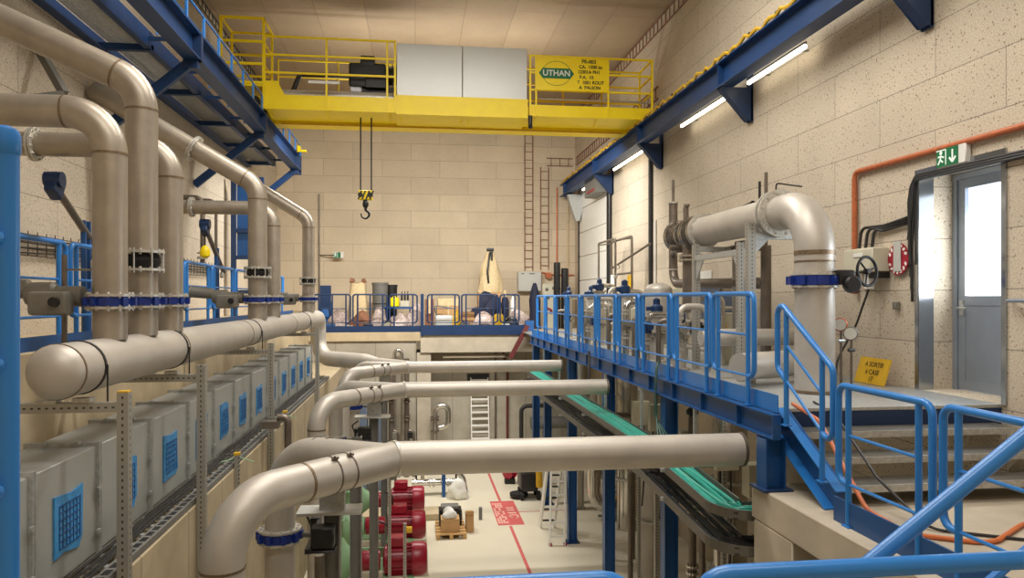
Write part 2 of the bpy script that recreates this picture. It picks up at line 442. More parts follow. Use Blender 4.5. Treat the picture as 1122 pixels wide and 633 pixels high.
# door sectional, far right
d2 = thing('door_2', 'white sectional overhead door at the far end of the right wall', 'door', (5.97, 24.7, DECK)); d2['kind'] = 'structure'
for i in range(6):
    z0 = DECK+i*.86
    MB().b2((5.93, 22.75, z0+.008), (5.975, 26.7, z0+.85), .006).build('door_panel', 'white', d2)
MB().b2((5.90, 22.6, DECK), (5.995, 22.72, 9.15)).b2((5.90, 26.72, DECK), (5.995, 26.84, 9.15)).build('guide_rail', 'black', d2)
MB().b2((5.55, 22.6, 8.72), (5.92, 24.2, 9.2)).build('shutter_box', 'grey', d2)
MB().b2((5.535, 22.9, 8.8), (5.55, 23.8, 8.88)).build('red_label', 'red', d2)
MB().prism([(0, 0), (.5, 0), (.55, -.45), (.42, -.95), (.3, -.95), (.1, -.4)], (5.42, 26.3, 9.15), (1, 0, 0), (0, 0, 1), (0, .3, 0)).build('bent_track', 'galv', d2)

# ---- decks and steps, right side
dk = thing('platform_deck', 'grey chequered steel deck with blue edge beam beside the door', 'platform', (4.7, 7.0, 4.1))
MB().b2((3.44, 7.0, DECK-.03), (5.99, 24.14, DECK)).build('deck_plate', 'galv', dk)
MB().b2((3.5, 7.0, DECK-.22), (5.99, 7.03, DECK-.035)).build('edge_beam', 'blue_dark', dk)
jo = MB()
for y in (10.1, 13.2, 16.4, 19.5, 22.6): jo.ibeam((3.6, y, DECK-.13), (5.98, y, DECK-.13), .1, .18)
jo.build('joist', 'blue_dark', dk)
ww = thing('walkway_beam', 'long blue walkway edge beam with kick plate above the blue columns', 'walkway', (3.43, 7.0, 4.1))
MB().b2((3.395, 6.66, 4.11), (3.415, 21.9, DECK-.005)).b2((3.33, 6.66, 4.11), (3.395, 21.9, 4.125)).b2((3.33, 6.66, DECK-.02), (3.395, 21.9, DECK-.005)).b2((3.33, 6.66, 4.125), (3.395, 6.675, DECK-.02)).build('side_channel', 'blue_beam', ww)
st = MB()
for i in range(15): st.b2((3.35, 7.5+i*1.0, 4.125), (3.395, 7.515+i*1.0, DECK-.02))
st.build('stiffener', 'blue_beam', ww)
MB().b2((3.425, 6.75, DECK), (3.435, 21.9, DECK+.17)).build('kick_plate', 'blue', ww)
# columns
COLY = (6.8, 9.95, 13.2, 16.4, 19.5, 21.4)
for i, y in enumerate(COLY):
    zb = 0 if i else LAND-.0
    c = thing('steel_column', ('short blue steel column at the top of the concrete pier' if i == 0 else f'{ORD[i-1]} tall blue steel column from the camera standing on the hall floor' if i < 5 else 'farthest tall blue steel column under the walkway'), 'column', (3.47, y, zb if i else 3.3), 0, 'blue columns under the walkway')
    if i == 0: c.location = (3.385, 6.8, LAND)
    x0, y0 = c.location.x, c.location.y
    b = .19 if i else .2
    MB().ibeam((x0, y0, c.location.z+.02), (x0, y0, 4.105), b, b, .014, .01, (1, 0, 0)).build('shaft', 'blue_beam', c)
    MB().b2((x0-.15, y0-.15, c.location.z), (x0+.15, y0+.15, c.location.z+.02)).build('base_plate', 'blue_dark', c)
# steps up to the deck
for i in range(3):
    z = LAND+.1825*(i+1); y = 6.12+.29*i
    s_ = thing('stair_tread', ['lowest', 'middle', 'top'][i]+' galvanised grating step leading up to the door deck', 'step', (4.7, y, z), 0, 'grating steps')
    MB().b2((3.63, y, z-.035), (5.9, y+.29, z)).build('tread', 'tray', s_)
    MB().b2((3.63, y-.015, z-.06), (5.9, y+.0, z+.002)).build('nosing', 'galv', s_)
sg = thing('stair_stringer', 'blue sloping stringer beside the grating steps', 'stringer', (3.43, 5.85, LAND))
MB().prism([(5.80, LAND), (5.86, LAND+.2), (6.9, DECK+.02), (7.02, DECK), (7.02, DECK-.26), (6.05, LAND)], (3.59, 0, 0), (0, 1, 0), (0, 0, 1), (.025, 0, 0)).build('plate', 'blue_beam', sg)
MB().beam((3.555, 5.87, LAND+.2), (3.555, 6.93, DECK+.02), .12, .012, (0, 0, 1)).beam((3.555, 6.05, LAND+.006), (3.555, 7.0, DECK-.25), .12, .012).build('flange', 'blue', sg)
tag(MB().b2((3.42, 2.6, LAND), (3.435, 5.78, LAND+.2)).b2((3.435, 2.6, LAND), (3.5, 5.78, LAND+.012)).build('kick_plate', 'blue_beam'), 'blue kick plate along the concrete landing edge', 'kick plate')

# ---- guard rails
def rail(label, p0, p1, h=1.12, group=None, mat='blue', low=.3, posts=2, inset=.14, r=.027, plate=True):
    p0, p1 = Vector(p0), Vector(p1); d3 = p1-p0; L = Vector((d3.x, d3.y, 0)).length; s = d3.z/L
    t = thing('guard_rail', label, 'railing', p0, math.atan2(d3.y, d3.x), group)
    P = lambda x, z: (x, 0, s*x+z)
    a = inset
    MB().tube([P(a, low), P(0, low), P(0, h), P(L, h), P(L, low), P(L-a, low)], r, 10, .09, 5).build('handrail_hoop', mat, t, False)
    xs = [a+(L-2*a)*i/(posts-1) for i in range(posts)]
    for x in xs:
        m = MB().cyl(P(x, 0), P(x, h-.01), r*.9, n=10)
        if plate: m.box(P(x, .006), (.09, .07, .012))
        m.build('post', mat, t, False)
    for z in (low, low+(h-low)*.5):
        MB().cyl(P(a, z), P(L-a, z), r*.5, n=8).build('mid_rail', mat, t, False)
    return t
GW = 'walkway guard rails'
edges = [7.12, 8.22, 9.55, 11.0, 12.3, 13.7, 15.1, 16.5, 17.9, 19.3, 20.7]
for i in range(10):
    rail(f'{od(i,10)} blue hoop rail panel on the long walkway, counted from the stair', (3.38, edges[i]+.03, DECK), (3.38, edges[i+1]-.03, DECK), 1.14, GW)
rail('sloping blue handrail beside the grating steps', (3.43, 5.80, LAND+.16), (3.43, 6.76, LAND+.74), 1.08, None, low=.42, inset=.17)
rail('blue hoop rail panel on the landing nearest the steps', (3.43, 5.72, LAND), (3.43, 4.60, LAND), 1.12, 'landing rails', low=.34)
rail('blue hoop rail panel on the landing cut by the right photo edge', (3.43, 4.50, LAND), (3.43, 2.9, LAND), 1.12, 'landing rails', low=.34)
rail('near blue rail panel at the bottom middle of the view', (-.75, 1.95, LAND), (.58, 1.95, LAND), 1.075, 'foreground rails', r=.0265)
rail('near blue rail panel at the bottom right corner', (.76, 1.95, LAND), (2.3, 1.95, LAND), 1.075, 'foreground rails', r=.0265)
t = thing('stair_handrail', 'thick blue stair handrail slanting up to the right in front', 'handrail', (1.3, 2.06, LAND))
MB().tube([(1.27, 2.06, 4.62), (2.5, 2.06, 5.5), (2.9, 2.06, 5.5)], .024, 12, .1).build('top_tube', 'blue', t)
MB().tube([(1.3, 2.06, 4.29), (2.5, 2.06, 5.15)], .014, 8).build('mid_tube', 'blue', t)
MB().cyl((2.2, 2.06, LAND), (2.2, 2.06, 5.27), .022).cyl((1.32, 2.06, LAND), (1.32, 2.06, 4.65), .022).build('post', 'blue', t)
ld = thing('access_ladder', 'blue fixed ladder upright at the left edge of the view', 'ladder', (-1.0, 1.95, LAND))
for x in (-.985, -1.45):
    MB().cyl((x, 1.95, LAND), (x, 1.95, 5.80), .033, n=20).lathe([(.031, 0), (.036, .01), (.036, .05), (.03, .066), (.015, .074), (0, .076)], (x, 1.95, 5.79)).build('stile', 'blue', ld)
for k in range(7):
    MB().lathe([(.018, 0), (.018, .48), (.013, .496), (0, .5)], (-1.46, 1.897, 3.80+k*.2985), (1, 0, 0), 12).build('rung', 'blue', ld)
# back platform rails
ex = [-3.2, -2.0, -.85, .1, .35, 1.45, 2.7, 3.4]
GB = 'guard rails of the rear platform'
names = ['leftmost', 'second from left', 'third from left', None, 'middle', 'fifth from left', 'rightmost']
for i in range(7):
    if i == 3: continue
    rail(f'{names[i]} shade-darkened blue rail panel along the rear platform edge', (ex[i]+.04, 24.2, DECK), (ex[i+1]-.04, 24.2, DECK), 1.2, GB, 'blue_dark', low=.3, posts=3 if i in (0, 1, 5) else 2)  # blue rails whose shade is put into the dark colour
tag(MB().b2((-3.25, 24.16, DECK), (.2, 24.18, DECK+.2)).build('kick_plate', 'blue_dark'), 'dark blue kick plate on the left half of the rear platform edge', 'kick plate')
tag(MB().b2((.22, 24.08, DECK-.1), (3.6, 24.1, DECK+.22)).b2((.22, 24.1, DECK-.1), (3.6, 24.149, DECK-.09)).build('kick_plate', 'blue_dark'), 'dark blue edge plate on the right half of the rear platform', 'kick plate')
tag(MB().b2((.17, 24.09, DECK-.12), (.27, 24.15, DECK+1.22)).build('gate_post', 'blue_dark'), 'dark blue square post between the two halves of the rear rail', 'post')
# left upper platform rails
yy = [4.2, 7.0, 8.0, 8.08, 9.6, 11.2, 11.85, 13.4, 15.0, 16.6, 18.2, 19.8, 21.4]
seg = [(4.4, 7.95), (8.05, 9.9), (10.0, 11.7), (11.8, 13.25), (13.35, 14.9), (15.0, 16.6), (16.7, 18.4), (18.5, 20.3)]
for i, (a, b) in enumerate(seg):
    rail(f'{od(i,8)} blue rail panel on the left wall platform behind the pipes', (-3.45, a, UP), (-3.45, b, UP), 1.02, 'left platform rails', low=.3)
tag(MB().b2((-3.40, 3.5, UP), (-3.385, 21.5, UP+.13)).build('kick_plate', 'blue_beam'), 'blue kick plate along the left wall platform', 'kick plate')

# ------------------------------------------------------------------ left header pipe and its risers
HX, HZ, HR = -2.44, 4.94, .192
hp = thing('header_pipe', 'long thick stainless header pipe with a domed end along the left ledge', 'pipe', (HX, 5.5, HZ-HR))
MB().tube([(HX, 5.5, HZ), (HX, 19.45, HZ), (HX, 19.45, 3.93), (-1.15, 18.0, 3.93)], HR, 28, [.3, .52], 9).build('pipe_run', 'pipe', hp)
MB().tube([(-1.15, 18.0, 3.93), (-.86, 17.675, 3.925)], lambda u: HR-.064*u, 28).tube([(-.86, 17.675, 3.925), (-.4, 17.16, 3.92), (-.12, 16.72, 3.92)], .127, 28, .2).build('reducer', 'pipe', hp)
MB().lathe([(HR*math.cos(a), .15*math.sin(a)) for a in [PI/2*i/8 for i in range(9)]], (HX, 5.5, HZ), (0, -1, 0), 28).build('end_cap', 'pipe', hp)
for y in (5.5, 7.9, 10.9, 14.8):
    MB().ring((HX, y, HZ), (0, 1, 0), HR-.01, HR+.004, .02, 28).build('weld_seam', 'weld', hp)
for y in (5.82, 7.82, 11.42, 16.65):
    m = MB().ring((HX, y, HZ), (0, 1, 0), HR-.002, HR+.008, .03, 28)
    for k in (-1, 1): m.cyl((HX+k*(HR+.012), y, 4.66), (HX+k*(HR+.012), y, HZ+.02), .007, n=8)
    m.build('pipe_clamp', 'cable', hp)
VZ = 5.42
def valve(c, ax, r, label, group, th=.075, blue='cobalt'):
    t = thing('butterfly_valve', label, 'valve', c, 0, group)
    m = MB().ring(c, ax, r*.82, r*1.32, th, 28)
    x, y, z = frame(ax); C = Vector(c)
    for i in range(10):
        a = 2*PI*i/10; p = C+x*r*1.42*math.cos(a)+y*r*1.42*math.sin(a); m.box(p, (r*.3, r*.3, th*.86), Matrix((x*math.cos(a)+y*math.sin(a), y*math.cos(a)-x*math.sin(a), z)).transposed())
    m.build('valve_body', blue, t)
    MB().cyl(C-z*.006, C+z*.006, r*.8, n=24).build('disc', 'flange', t)
    return t
def wrap_flange(m, c, ax, r, t=.022):
    m.ring(c, ax, r*.98, r*1.42, t, 28).bolts(c, ax, r*1.24, t+.03, .009+r*.03, 12); return m
def riser(y, r, kind, ztop, slope, label, bell=None, group='riser pipes on the header', seams=(), vl=''):
    t = thing('riser_pipe', label, 'pipe', (HX, y, HZ+HR), 0, group)
    zA, zB = VZ-.039, VZ+.039
    MB().cyl((HX, y, HZ+HR*.9), (HX, y, zA), r, n=24).build('lower_pipe', 'pipe_riser_shaded', t)
    turn = kind == 'turn'
    xe = XL+.004+(r*slope/math.sqrt(1+slope*slope) if slope else 0)
    end = (xe, y, ztop+(HX-xe)*slope)
    if turn: end = (-3.86, y, ztop+(HX+3.86)*slope)
    z0 = zB
    if bell:
        b0, b1 = bell
        MB().cyl((HX, y, zB), (HX, y, b0), r, n=24).build('spool_pipe', 'pipe_riser_shaded', t)
        bl = MB().tube([(HX, y, b0), (HX, y, (b0+b1)/2), (HX, y, b1)], lambda u: r*(.98+.22*math.sin(u*PI)), 24).build('rubber_bellows', 'rubber', t)
        mm = MB()
        wrap_flange(mm, (HX, y, b0), (0, 0, 1), r); wrap_flange(mm, (HX, y, b1), (0, 0, 1), r)
        for i in range(8):
            a = 2*PI*i/8; q = r*1.38; mm.cyl((HX+q*math.cos(a), y+q*math.sin(a), b0-.03), (HX+q*math.cos(a), y+q*math.sin(a), b1+.03), .007, n=6)
        mm.build('bellows_flange', 'flange', bl); z0 = b1
    MB().tube([(HX, y, z0), (HX, y, ztop), end]+([(end[0], y-6.5, end[2])] if turn else []), r, 24, r*2.6, 10).build('upper_pipe', 'pipe_riser_shaded', t)
    w = MB()
    for z in (VZ-.05, VZ+.05): wrap_flange(w, (HX, y, z), (0, 0, 1), r, .02)
    w.build('flange', 'flange', t)
    ang = math.atan2(slope, -1); ax = Vector((-1, 0, slope)).normalized()
    bt = r*2.6*math.tan((PI/2-math.atan(slope))/2)
    w = MB().ring((HX, y, ztop-bt), (0, 0, 1), r*.98, r+.004, .018, 24)
    c = Vector((HX, y, ztop))+ax*bt; w.ring(c, ax, r*.98, r+.004, .018, 24); w.build('weld_seam', 'weld', t)
    for q in seams:
        c = Vector((HX, y, ztop))+ax*q
        w = MB(); wrap_flange(w, c-ax*.015, ax, r); wrap_flange(w, c+ax*.015, ax, r); w.build('flange', 'flange', t)
    valve((HX, y, VZ), (0, 0, 1), r, vl, 'blue valve rings on the risers')
    return t
RIS = [(6.4, .128, 'flat', 6.94, 0, 'nearest stainless pipe rising from the header and bending left at mid height', None, ()),
 (7.1, .135, 'slope', 7.36, .45, 'tall stainless pipe with a bolted bellows climbing steeply to the left wall', (5.70, 5.86), ()),
 (7.9, .118, 'flat', 6.96, 0, 'third stainless pipe rising from the header, behind the tall bellows pipe', None, (1.27,)),
 (12.1, .145, 'slope', 7.2, .58, 'stainless pipe in mid distance sloping up left under the runway', (5.77, 5.91), (1.1,)),
 (13.4, .12, 'flat', 7.0, 0, 'slimmer stainless pipe half hidden behind the sloping mid distance one', None, (1.35,)),
 (17.7, .14, 'slope', 7.26, .62, 'farthest stainless pipe rising from the header near the rear platform', (5.77, 5.9), ())]
VL = ['nearest', 'second', 'third', 'fourth', 'fifth', 'farthest']
for i, a in enumerate(RIS): riser(a[0], a[1], a[2], a[3], a[4], a[5], a[6], seams=a[7], vl=f'blue valve ring on the {VL[i]} riser pipe above the header')
def actuator(c, label, s=1.0, dx=-1):
    t = thing('valve_actuator', label, 'actuator', c, 0, 'grey actuators beside the riser valves')
    x, y, z = c
    MB().tube([(x, y, z), (x+dx*.2*s, y, z)], .075*s, 16).lathe([(.07*s, 0), (.095*s, .02*s), (.095*s, .16*s), (.07*s, .2*s)], (x+dx*.18*s, y, z+.01), (dx, 0, 0)).build('gearbox', 'grey_act', t)
    MB().lathe([(.05*s, 0), (.07*s, .02*s), (.07*s, .28*s), (.078*s, .29*s), (.078*s, .33*s), (.04*s, .35*s)], (x+dx*.36*s, y, z+.05*s), (dx, 0, .08)).build('motor', 'grey_act', t)
    cb_ = MB().box((x+dx*.16*s, y-.14*s, z-.05*s), (.26*s, .16*s, .17*s), None, .03*s).build('control_box', 'grey_act', t)
    MB().cyl((x+dx*.10*s, y-.22*s, z-.04*s), (x+dx*.10*s, y-.25*s, z-.04*s), .035*s, n=14).build('dial', 'black', cb_)
    return t
actuator((-2.64, 6.4, 5.46), 'grey electric actuator pointing left from the nearest riser valve', 1.1)
actuator((-2.66, 12.1, 5.45), 'grey electric actuator beside the mid distance sloping riser', 1.2)
actuator((-2.66, 17.7, 5.45), 'grey electric actuator beside the farthest riser', 1.2)
t = thing('pipe_stand', 'thin stainless upright tube beside the nearest riser', 'pipe', (-2.85, 6.35, UP))
MB().tube([(-2.85, 6.55, 4.72), (-2.85, 6.55, 5.80)], .022, 10).build('tube', 'pipe_dark', t)
MB().tube([(-2.85, 6.55, 5.68), (-2.45, 6.55, 5.68)], .009, 8).build('branch', 'chrome', t)
def davit(y, label, s=1.0, hook=False):
    t = thing('davit_crane', label, 'hoist', (-3.58, y, UP), 0, 'blue davits on the left platform')
    z = UP
    m = MB()
    for k in (-.06, .06): m.beam((-3.58, y+k, z+.45*s), (-3.58, y+k-.02, z+1.32*s), .05, .03).beam((-3.58, y+k, z+.45*s), (-3.58, y, z+.1), .05, .03)
    m.cyl((-3.58, y, z), (-3.58, y, z+.55*s), .05).box((-3.58, y, z+.5*s), (.12, .22, .16))
    m.build('yoke', 'blue_beam', t)
    MB().cyl((-3.58, y-.66*s, z+1.56*s), (-3.58, y+.45*s, z+.92*s), .038*s).build('boom', 'pipe_dark', t)
    MB().box((-3.58, y-.72*s, z+1.6*s), (.12, .2*s, .24*s), (R(-30), 0, 0), .03).cyl((-3.66, y-.74*s, z+1.66*s), (-3.5, y-.74*s, z+1.66*s), .08*s).build('sheave_head', 'blue_dark', t)
    MB().lathe([(.03, 0), (.055, .01), (.055, .05), (.03, .06)], (-3.52, y-.02, z+.85*s), (1, 0, 0)).build('winch_drum', 'flange', t)
    if hook:
        MB().cyl((-3.58, y-.74*s, z+1.5*s), (-3.58, y-.74*s, z+1.3*s), .012).build('rope', 'cable', t)
        MB().lathe([(.02, 0), (.08, .04), (.09, .12), (.05, .2), (.02, .22)], (-3.58, y-.74*s, z+1.1*s)).build('hook_weight', 'yellow', t)
davit(8.75, 'near blue davit hoist with tan boom on the left platform')
davit(14.2, 'far blue davit hoist with a yellow hook weight on the left platform', 1.05, True)
# wall-mounted wire tray on the left wall
t = thing('wire_tray', 'wire mesh cable tray along the left wall behind the davit', 'cable tray', (XL, 9, 6.1))
m = MB()
for k in range(4): m.cyl((XL+.06, 7.0, 6.0+.09*k), (XL+.06, 19.5, 5.95+.09*k), .006, n=5)
for k in range(52): m.cyl((XL+.06, 7.1+.24*k, 5.98), (XL+.06, 7.1+.24*k, 6.3), .006, n=5)
m.build('wire', 'cable', t)
m = MB()
for k in range(5): m.tube([(XL+.09, 7+1.0*i, 6.03+.05*k+.02*math.sin(i*1.7+k)) for i in range(13)], .011, 6)
m.build('cable', 'cable', t)
t = thing('wall_pipe', 'small stainless pipe loop on the left wall behind the far davit', 'pipe', (XL+.1, 16, 6))
MB().tube([(-4.7, 15.2, 7.4), (-4.1, 15.2, 7.4), (-4.1, 15.2, 6.1)], .045, 10, .15).tube([(-4.75, 15.6, 7.4), (-3.95, 15.6, 7.4), (-3.95, 15.6, 5.6)], .03, 10, .15).build('tube', 'pipe_dark', t)
MB().cyl((-4.1, 15.2, 6.2), (-4.1, 15.2, 6.25), .1).cyl((-4.1, 15.2, 6.3), (-4.1, 15.2, 6.33), .1).build('flange', 'flange', t)
t = thing('wall_cabinet', 'dark blue lattice frame against the left wall below the runway end', 'frame', (-4.2, 20.3, UP))
m = MB()
for x in (-4.7, -4.0): m.beam((x, 20.3, UP), (x, 20.3, 8.6), .12, .12)
for z in (5.6, 6.5, 7.2, 7.9, 8.5): m.beam((-4.7, 20.3, z), (-4.0, 20.3, z), .08, .1)
m.build('frame', 'blue_dark', t)
MB().b2((-4.62, 20.33, 6.55), (-4.08, 20.35, 8.4)).build('back_plate', 'blue_beam', t)

t = thing('wall_bracket', 'dark galvanised bracket high on the left wall above the nearest bent pipe', 'bracket', (XL, 10, 8.2))
MB().beam((XL+.03, 10.5, 8.75), (XL+.5, 10.2, 8.05), .08, .1).beam((XL+.02, 10.0, 7.9), (XL+.5, 10.2, 8.05), .07, .08).build('arm', 'grey', t)
# ---- duct sections
dy = [4.10, 5.26, 6.30, 7.46, 8.66, 9.72, 10.76, 11.86, 13.08, 14.22, 15.32, 16.4, 17.5, 18.6]
for i in range(13):
    a, b = dy[i], dy[i+1]
    lab = 'duct section at the left photo edge, the nearest of the row' if i == 0 else f'{ORD[i] if i < 12 else "last"} galvanised duct section from the camera, under the header pipe'
    t = thing('duct_section', lab, 'duct', (-2.75, a, LEDGE), 0, 'duct sections in a row')
    db = MB().b2((-3.0, a+.012, LEDGE+.04), (-2.5, b-.012, 4.28), .006).build('duct_body', 'duct', t)
    m = MB()
    for yy_ in (a+.016, b-.016):
        m.b2((-3.03, yy_-.012, 4.28), (-2.47, yy_+.012, 4.31)).b2((-2.5, yy_-.012, LEDGE+.02), (-2.47, yy_+.012, 4.28)).b2((-3.03, yy_-.012, LEDGE+.02), (-3.0, yy_+.012, 4.28))
    for z in (3.62, 3.95): m.box((-2.465, b-.05, z), (.02, .05, .03))
    for x in (-2.62, -2.86): m.box((x, b-.05, 4.315), (.03, .05, .02))
    m.build('flange_frame', 'galv', db)
    c = (a+b)/2+.02; w = .21; zc = 3.84; r2 = random.Random(i)
    j = lambda: r2.uniform(-.025, .025)
    poly = [(c-w+j(), zc-.24+j()), (c-.1, zc-.22+j()), (c+w*.7, zc-.23+j()), (c+w+j(), zc-.16+j()), (c+w+j(), zc+.2+j()), (c+.05, zc+.21+j()), (c-w+j(), zc+.2+j())]
    MB().prism(poly, (-2.498, 0, 0), (0, 1, 0), (0, 0, 1), (.012, 0, 0)).build('film_cover', 'film', db)
    m = MB()
    for k in range(7): m.b2((-2.486, c-w*.8, zc-.17+.05*k), (-2.481, c+w*.8, zc-.162+.05*k))
    for k in range(7): m.b2((-2.486, c-w*.8+k*w*.26, zc-.17), (-2.482, c-w*.8+k*w*.26+.008, zc+.14))
    m.build('vent_grille', 'blue_beam', db)
# cable tray in front of the ducts
t = thing('cable_tray', 'dark cable tray running along the ledge in front of the ducts', 'cable tray', (-2.3, 4, LEDGE))
MB().b2((-2.47, 3.8, LEDGE+.005), (-2.455, 19.5, LEDGE+.06)).build('side_rail', 'tray', t)
MB().b2((-2.265, 3.8, LEDGE+.005), (-2.165, 19.5, LEDGE+.06)).build('slotted_rail', 'grey', t)
m = MB()
for k in range(100): m.b2((-2.24, 3.9+k*.15, LEDGE+.058), (-2.19, 4.0+k*.15, LEDGE+.063))
m.build('slot', 'black', t)
m = MB()
for k in range(62): m.b2((-2.455, 3.9+k*.25, LEDGE+.03), (-2.265, 3.96+k*.25, LEDGE+.05))
m.build('tray_rung', 'galv', t)
m = MB()
for k in range(4): m.tube([(-2.425+.04*k+.014*math.sin(i*2.1+k*1.3), 3.9+i*.78, LEDGE+.065+.006*math.sin(i+k)) for i in range(21)], .013, 6)
m.build('cable', 'cable', t)
m = MB()
for y in (9.3, 12.6): m.tube([(-2.3, y, LEDGE+.09), (-2.1, y+.1, LEDGE+.12), (-1.95, y+.15, LEDGE+.05)], .008, 6, .05)
m.build('earth_cable', 'green', t)
# strut posts with arms
for i, (y, zt) in enumerate(((5.78, 4.76), (7.78, 4.78), (11.38, 4.78), (16.62, 4.82))):
    t = thing('strut_post', ['nearest', 'second', 'third', 'farthest'][i]+' perforated steel post with an arm carrying the header pipe', 'post', (-2.105, y, 1.9), 0, 'perforated posts')
    MB().box((0, 0, (zt-1.9)/2), (.08, .08, zt-1.9)).build('upright', 'strut', t, False)
    if i == 0: MB().box((0, 0, zt-1.9+.006), (.075, .075, .012)).build('yellow_cap', 'yellow_dull', t, False)
    MB().box((0, 0, -.59), (.07, .07, 1.18)).build('arm', 'strut', t, False, (-.04, .0, 4.655-1.9), (0, R(90), 0))
    MB().box((-.28, .0, 4.71-1.9), (.12, .1, .03)).box((-.52, 0, 4.70-1.9), (.14, .1, .025)).build('saddle', 'flange', t, False)
for i, (y, l) in enumerate(((9.35, 'nearer'), (12.7, 'farther'))):
    t = thing('bracket_post', f'{l} small yellow capped bracket on the ledge edge beyond the cable tray', 'bracket', (-2.1, y, LEDGE), 0, 'small brackets on the ledge')
    MB().b2((-2.15, y-.03, LEDGE-.25), (-2.1, y+.03, LEDGE+.16)).build('upright', 'strut', t)
    MB().b2((-2.16, y-.035, LEDGE+.16), (-2.09, y+.035, LEDGE+.19)).build('cap', 'yellow_dull', t)

# ------------------------------------------------------------------ lateral pipes crossing the hall
def lateral(Y, r, label, Z=3.92, front=True, x1=3.28, zf=.0, zr=.0, by=.62):
    t = thing('crossing_pipe', label, 'pipe', (0, Y, Z-r), 0, 'pipes crossing the hall')
    J = (-.21, Y, Z); A = (-1.42, Y-1.42, Z); B = (-1.36, Y+by, Z)
    MB().tube([(x1, Y, Z), (-.02, Y, Z)], r, 28).build('pipe_run', 'pipe', t)
    if front:
        MB().tube([(-.02, Y, Z), J, A, (A[0], A[1], zf)], r, 28, [.02, r*2.9], 12).build('front_branch', 'pipe', t)
        dv = (Vector(A)-Vector(J)).normalized()
        for q in (.62, .80):
            c = Vector(J)+dv*q
            MB().ring(c, dv, r, r+.006, .014, 28).cyl(c+Vector((.05, -.06, r*.93)), c+Vector((.065, -.075, r*1.13)), .017, n=8).box(c+Vector((.05, -.06, r*.98)), (.06, .03, .02), (0, 0, .8)).build('pipe_clamp', 'pipe_dark', t)
        MB().ring(Vector(J)+dv*1.1, dv, r*.98, r+.004, .025, 28).ring((A[0], A[1], Z-r*2.95), (0, 0, 1), r*.98, r+.005, .02, 28).build('weld_seam', 'weld', t)
        vz = 3.05 if r > .15 else 3.0
        MB().tube([(-.3, Y, Z), B, (B[0], B[1], vz+.047)], r*.92, 28, r*2.9, 12).build('rear_branch', 'pipe', t)
        MB().cyl((B[0], B[1], vz-.047), (B[0], B[1], zr), r*.92, n=24).build('rear_leg', 'pipe', t)
        w = MB(); wrap_flange(w, (B[0], B[1], vz-.06), (0, 0, 1), r*.92); wrap_flange(w, (B[0], B[1], vz+.06), (0, 0, 1), r*.92); w.build('flange', 'flange', t)
        for b in (.72, .86):
            dB = (Vector(B)-Vector(J)).normalized()
            MB().ring(Vector(J)+dB*b, dB, r*.92, r*.92+.006, .014, 28).build('pipe_clamp', 'pipe_dark', t)
    MB().ring(Vector(J)+Vector((.015, 0, 0)), Vector((1.35, .65, 0)) if front else (1, 0, 0), r*.98, r+.012, .035, 28).build('weld_seam', 'flange', t)
    MB().ring((x1-.02, Y, Z), (1, 0, 0), r*.9, r+.01, .03, 28).build('end_ring', 'pipe_dark', t)
    return t
LAT = [(7.2, .162, 'large pale stainless pipe crossing the foreground above the pumps'),
       (12.55, .13, 'middle stainless pipe crossing the hall below the walkway'),
       (16.6, .128, 'farthest stainless pipe crossing the hall below the walkway')]
VN = ['foreground', 'middle', 'farthest']
for i, (Y, r, l) in enumerate(LAT):
    lateral(Y, r, l, zf=(0, 0, 1.655)[i], zr=(0, 1.655, 1.655)[i], by=(.62, .62, .5)[i])
    by = (.62, .62, .5)[i]
    vz = 3.05 if r > .15 else 3.0
    valve((-1.36, Y+by, vz), (0, 0, 1), r*.92, f'blue valve ring on the rear leg of the {VN[i]} crossing pipe', 'blue valve rings on the crossing pipes', .09)
    a = thing('actuator_box', f'black valve actuator under the {VN[i]} crossing pipe', 'actuator', (-1.0, Y+.4, vz), 0, 'black actuators')
    MB().cyl((-1.36+r*1.5, Y+.6, vz), (-1.0, Y+.5, vz+.02), .03, n=10).build('shaft', 'grey_act', a)
    MB().box((-.98, Y+.45, vz+.08), (.1, .16, .3), None, .02).build('gear_housing', 'black', a)
    MB().box((-.80, Y-.49, vz+.31), (.2, .16, .19), None, .015).box((-.80, Y-.49, vz+.2), (.23, .18, .025), None, .01).box((-.93, Y-.1, vz+.2), (.04, .9, .04)).build('control_box', 'black', a)
    MB().tube([(-1.0, Y+.36, vz+.12), (-1.06, Y+.3, vz+.3), (-.95, Y+.25, vz+.38)], .012, 8, .06).build('cable', 'cable', a)
    # column with saddle plate
    cy = (7.4, 12.3, 16.3)[i]
    c = thing('pipe_support', f'grey steel column with a pale saddle plate under the {VN[i]} crossing pipe', 'column', (-.78, Y-.02 if i else 7.0, 0), 0, 'grey pipe columns')
    x0, y0 = (-.74, -.66, -.66)[i], Y-.30
    MB().ibeam((x0, y0, .015), (x0, y0, 3.52), .14, .14, .012, .01, (1, 0, 0)).build('shaft', 'grey', c)
    MB().b2((x0-.3, y0-.14, 3.525), (x0+.26, y0+.14, 3.55)).b2((x0-.3, y0-.14, 3.5), (x0-.29, y0+.14, 3.525)).build('saddle_plate', 'panel', c)
    MB().b2((x0-.11, y0-.06, 3.55), (x0+.11, y0+.06, 3.92-r-.004)).build('saddle', 'galv', c)
    MB().b2((x0-.15, y0-.15, 0), (x0+.15, y0+.15, .015)).build('base_plate', 'grey', c)
for i, (x, y, n) in enumerate(((-.74, 9.6, 'nearer'), )):
    c = thing('steel_column', 'plain grey steel column standing between the foreground and middle crossing pipes', 'column', (x, y, 0))
    MB().ibeam((x, y, .015), (x, y, 3.7), .14, .14, .012, .01, (1, 0, 0)).build('shaft', 'grey', c)
    MB().b2((x-.14, y-.14, 0), (x+.14, y+.14, .015)).build('base_plate', 'grey', c)
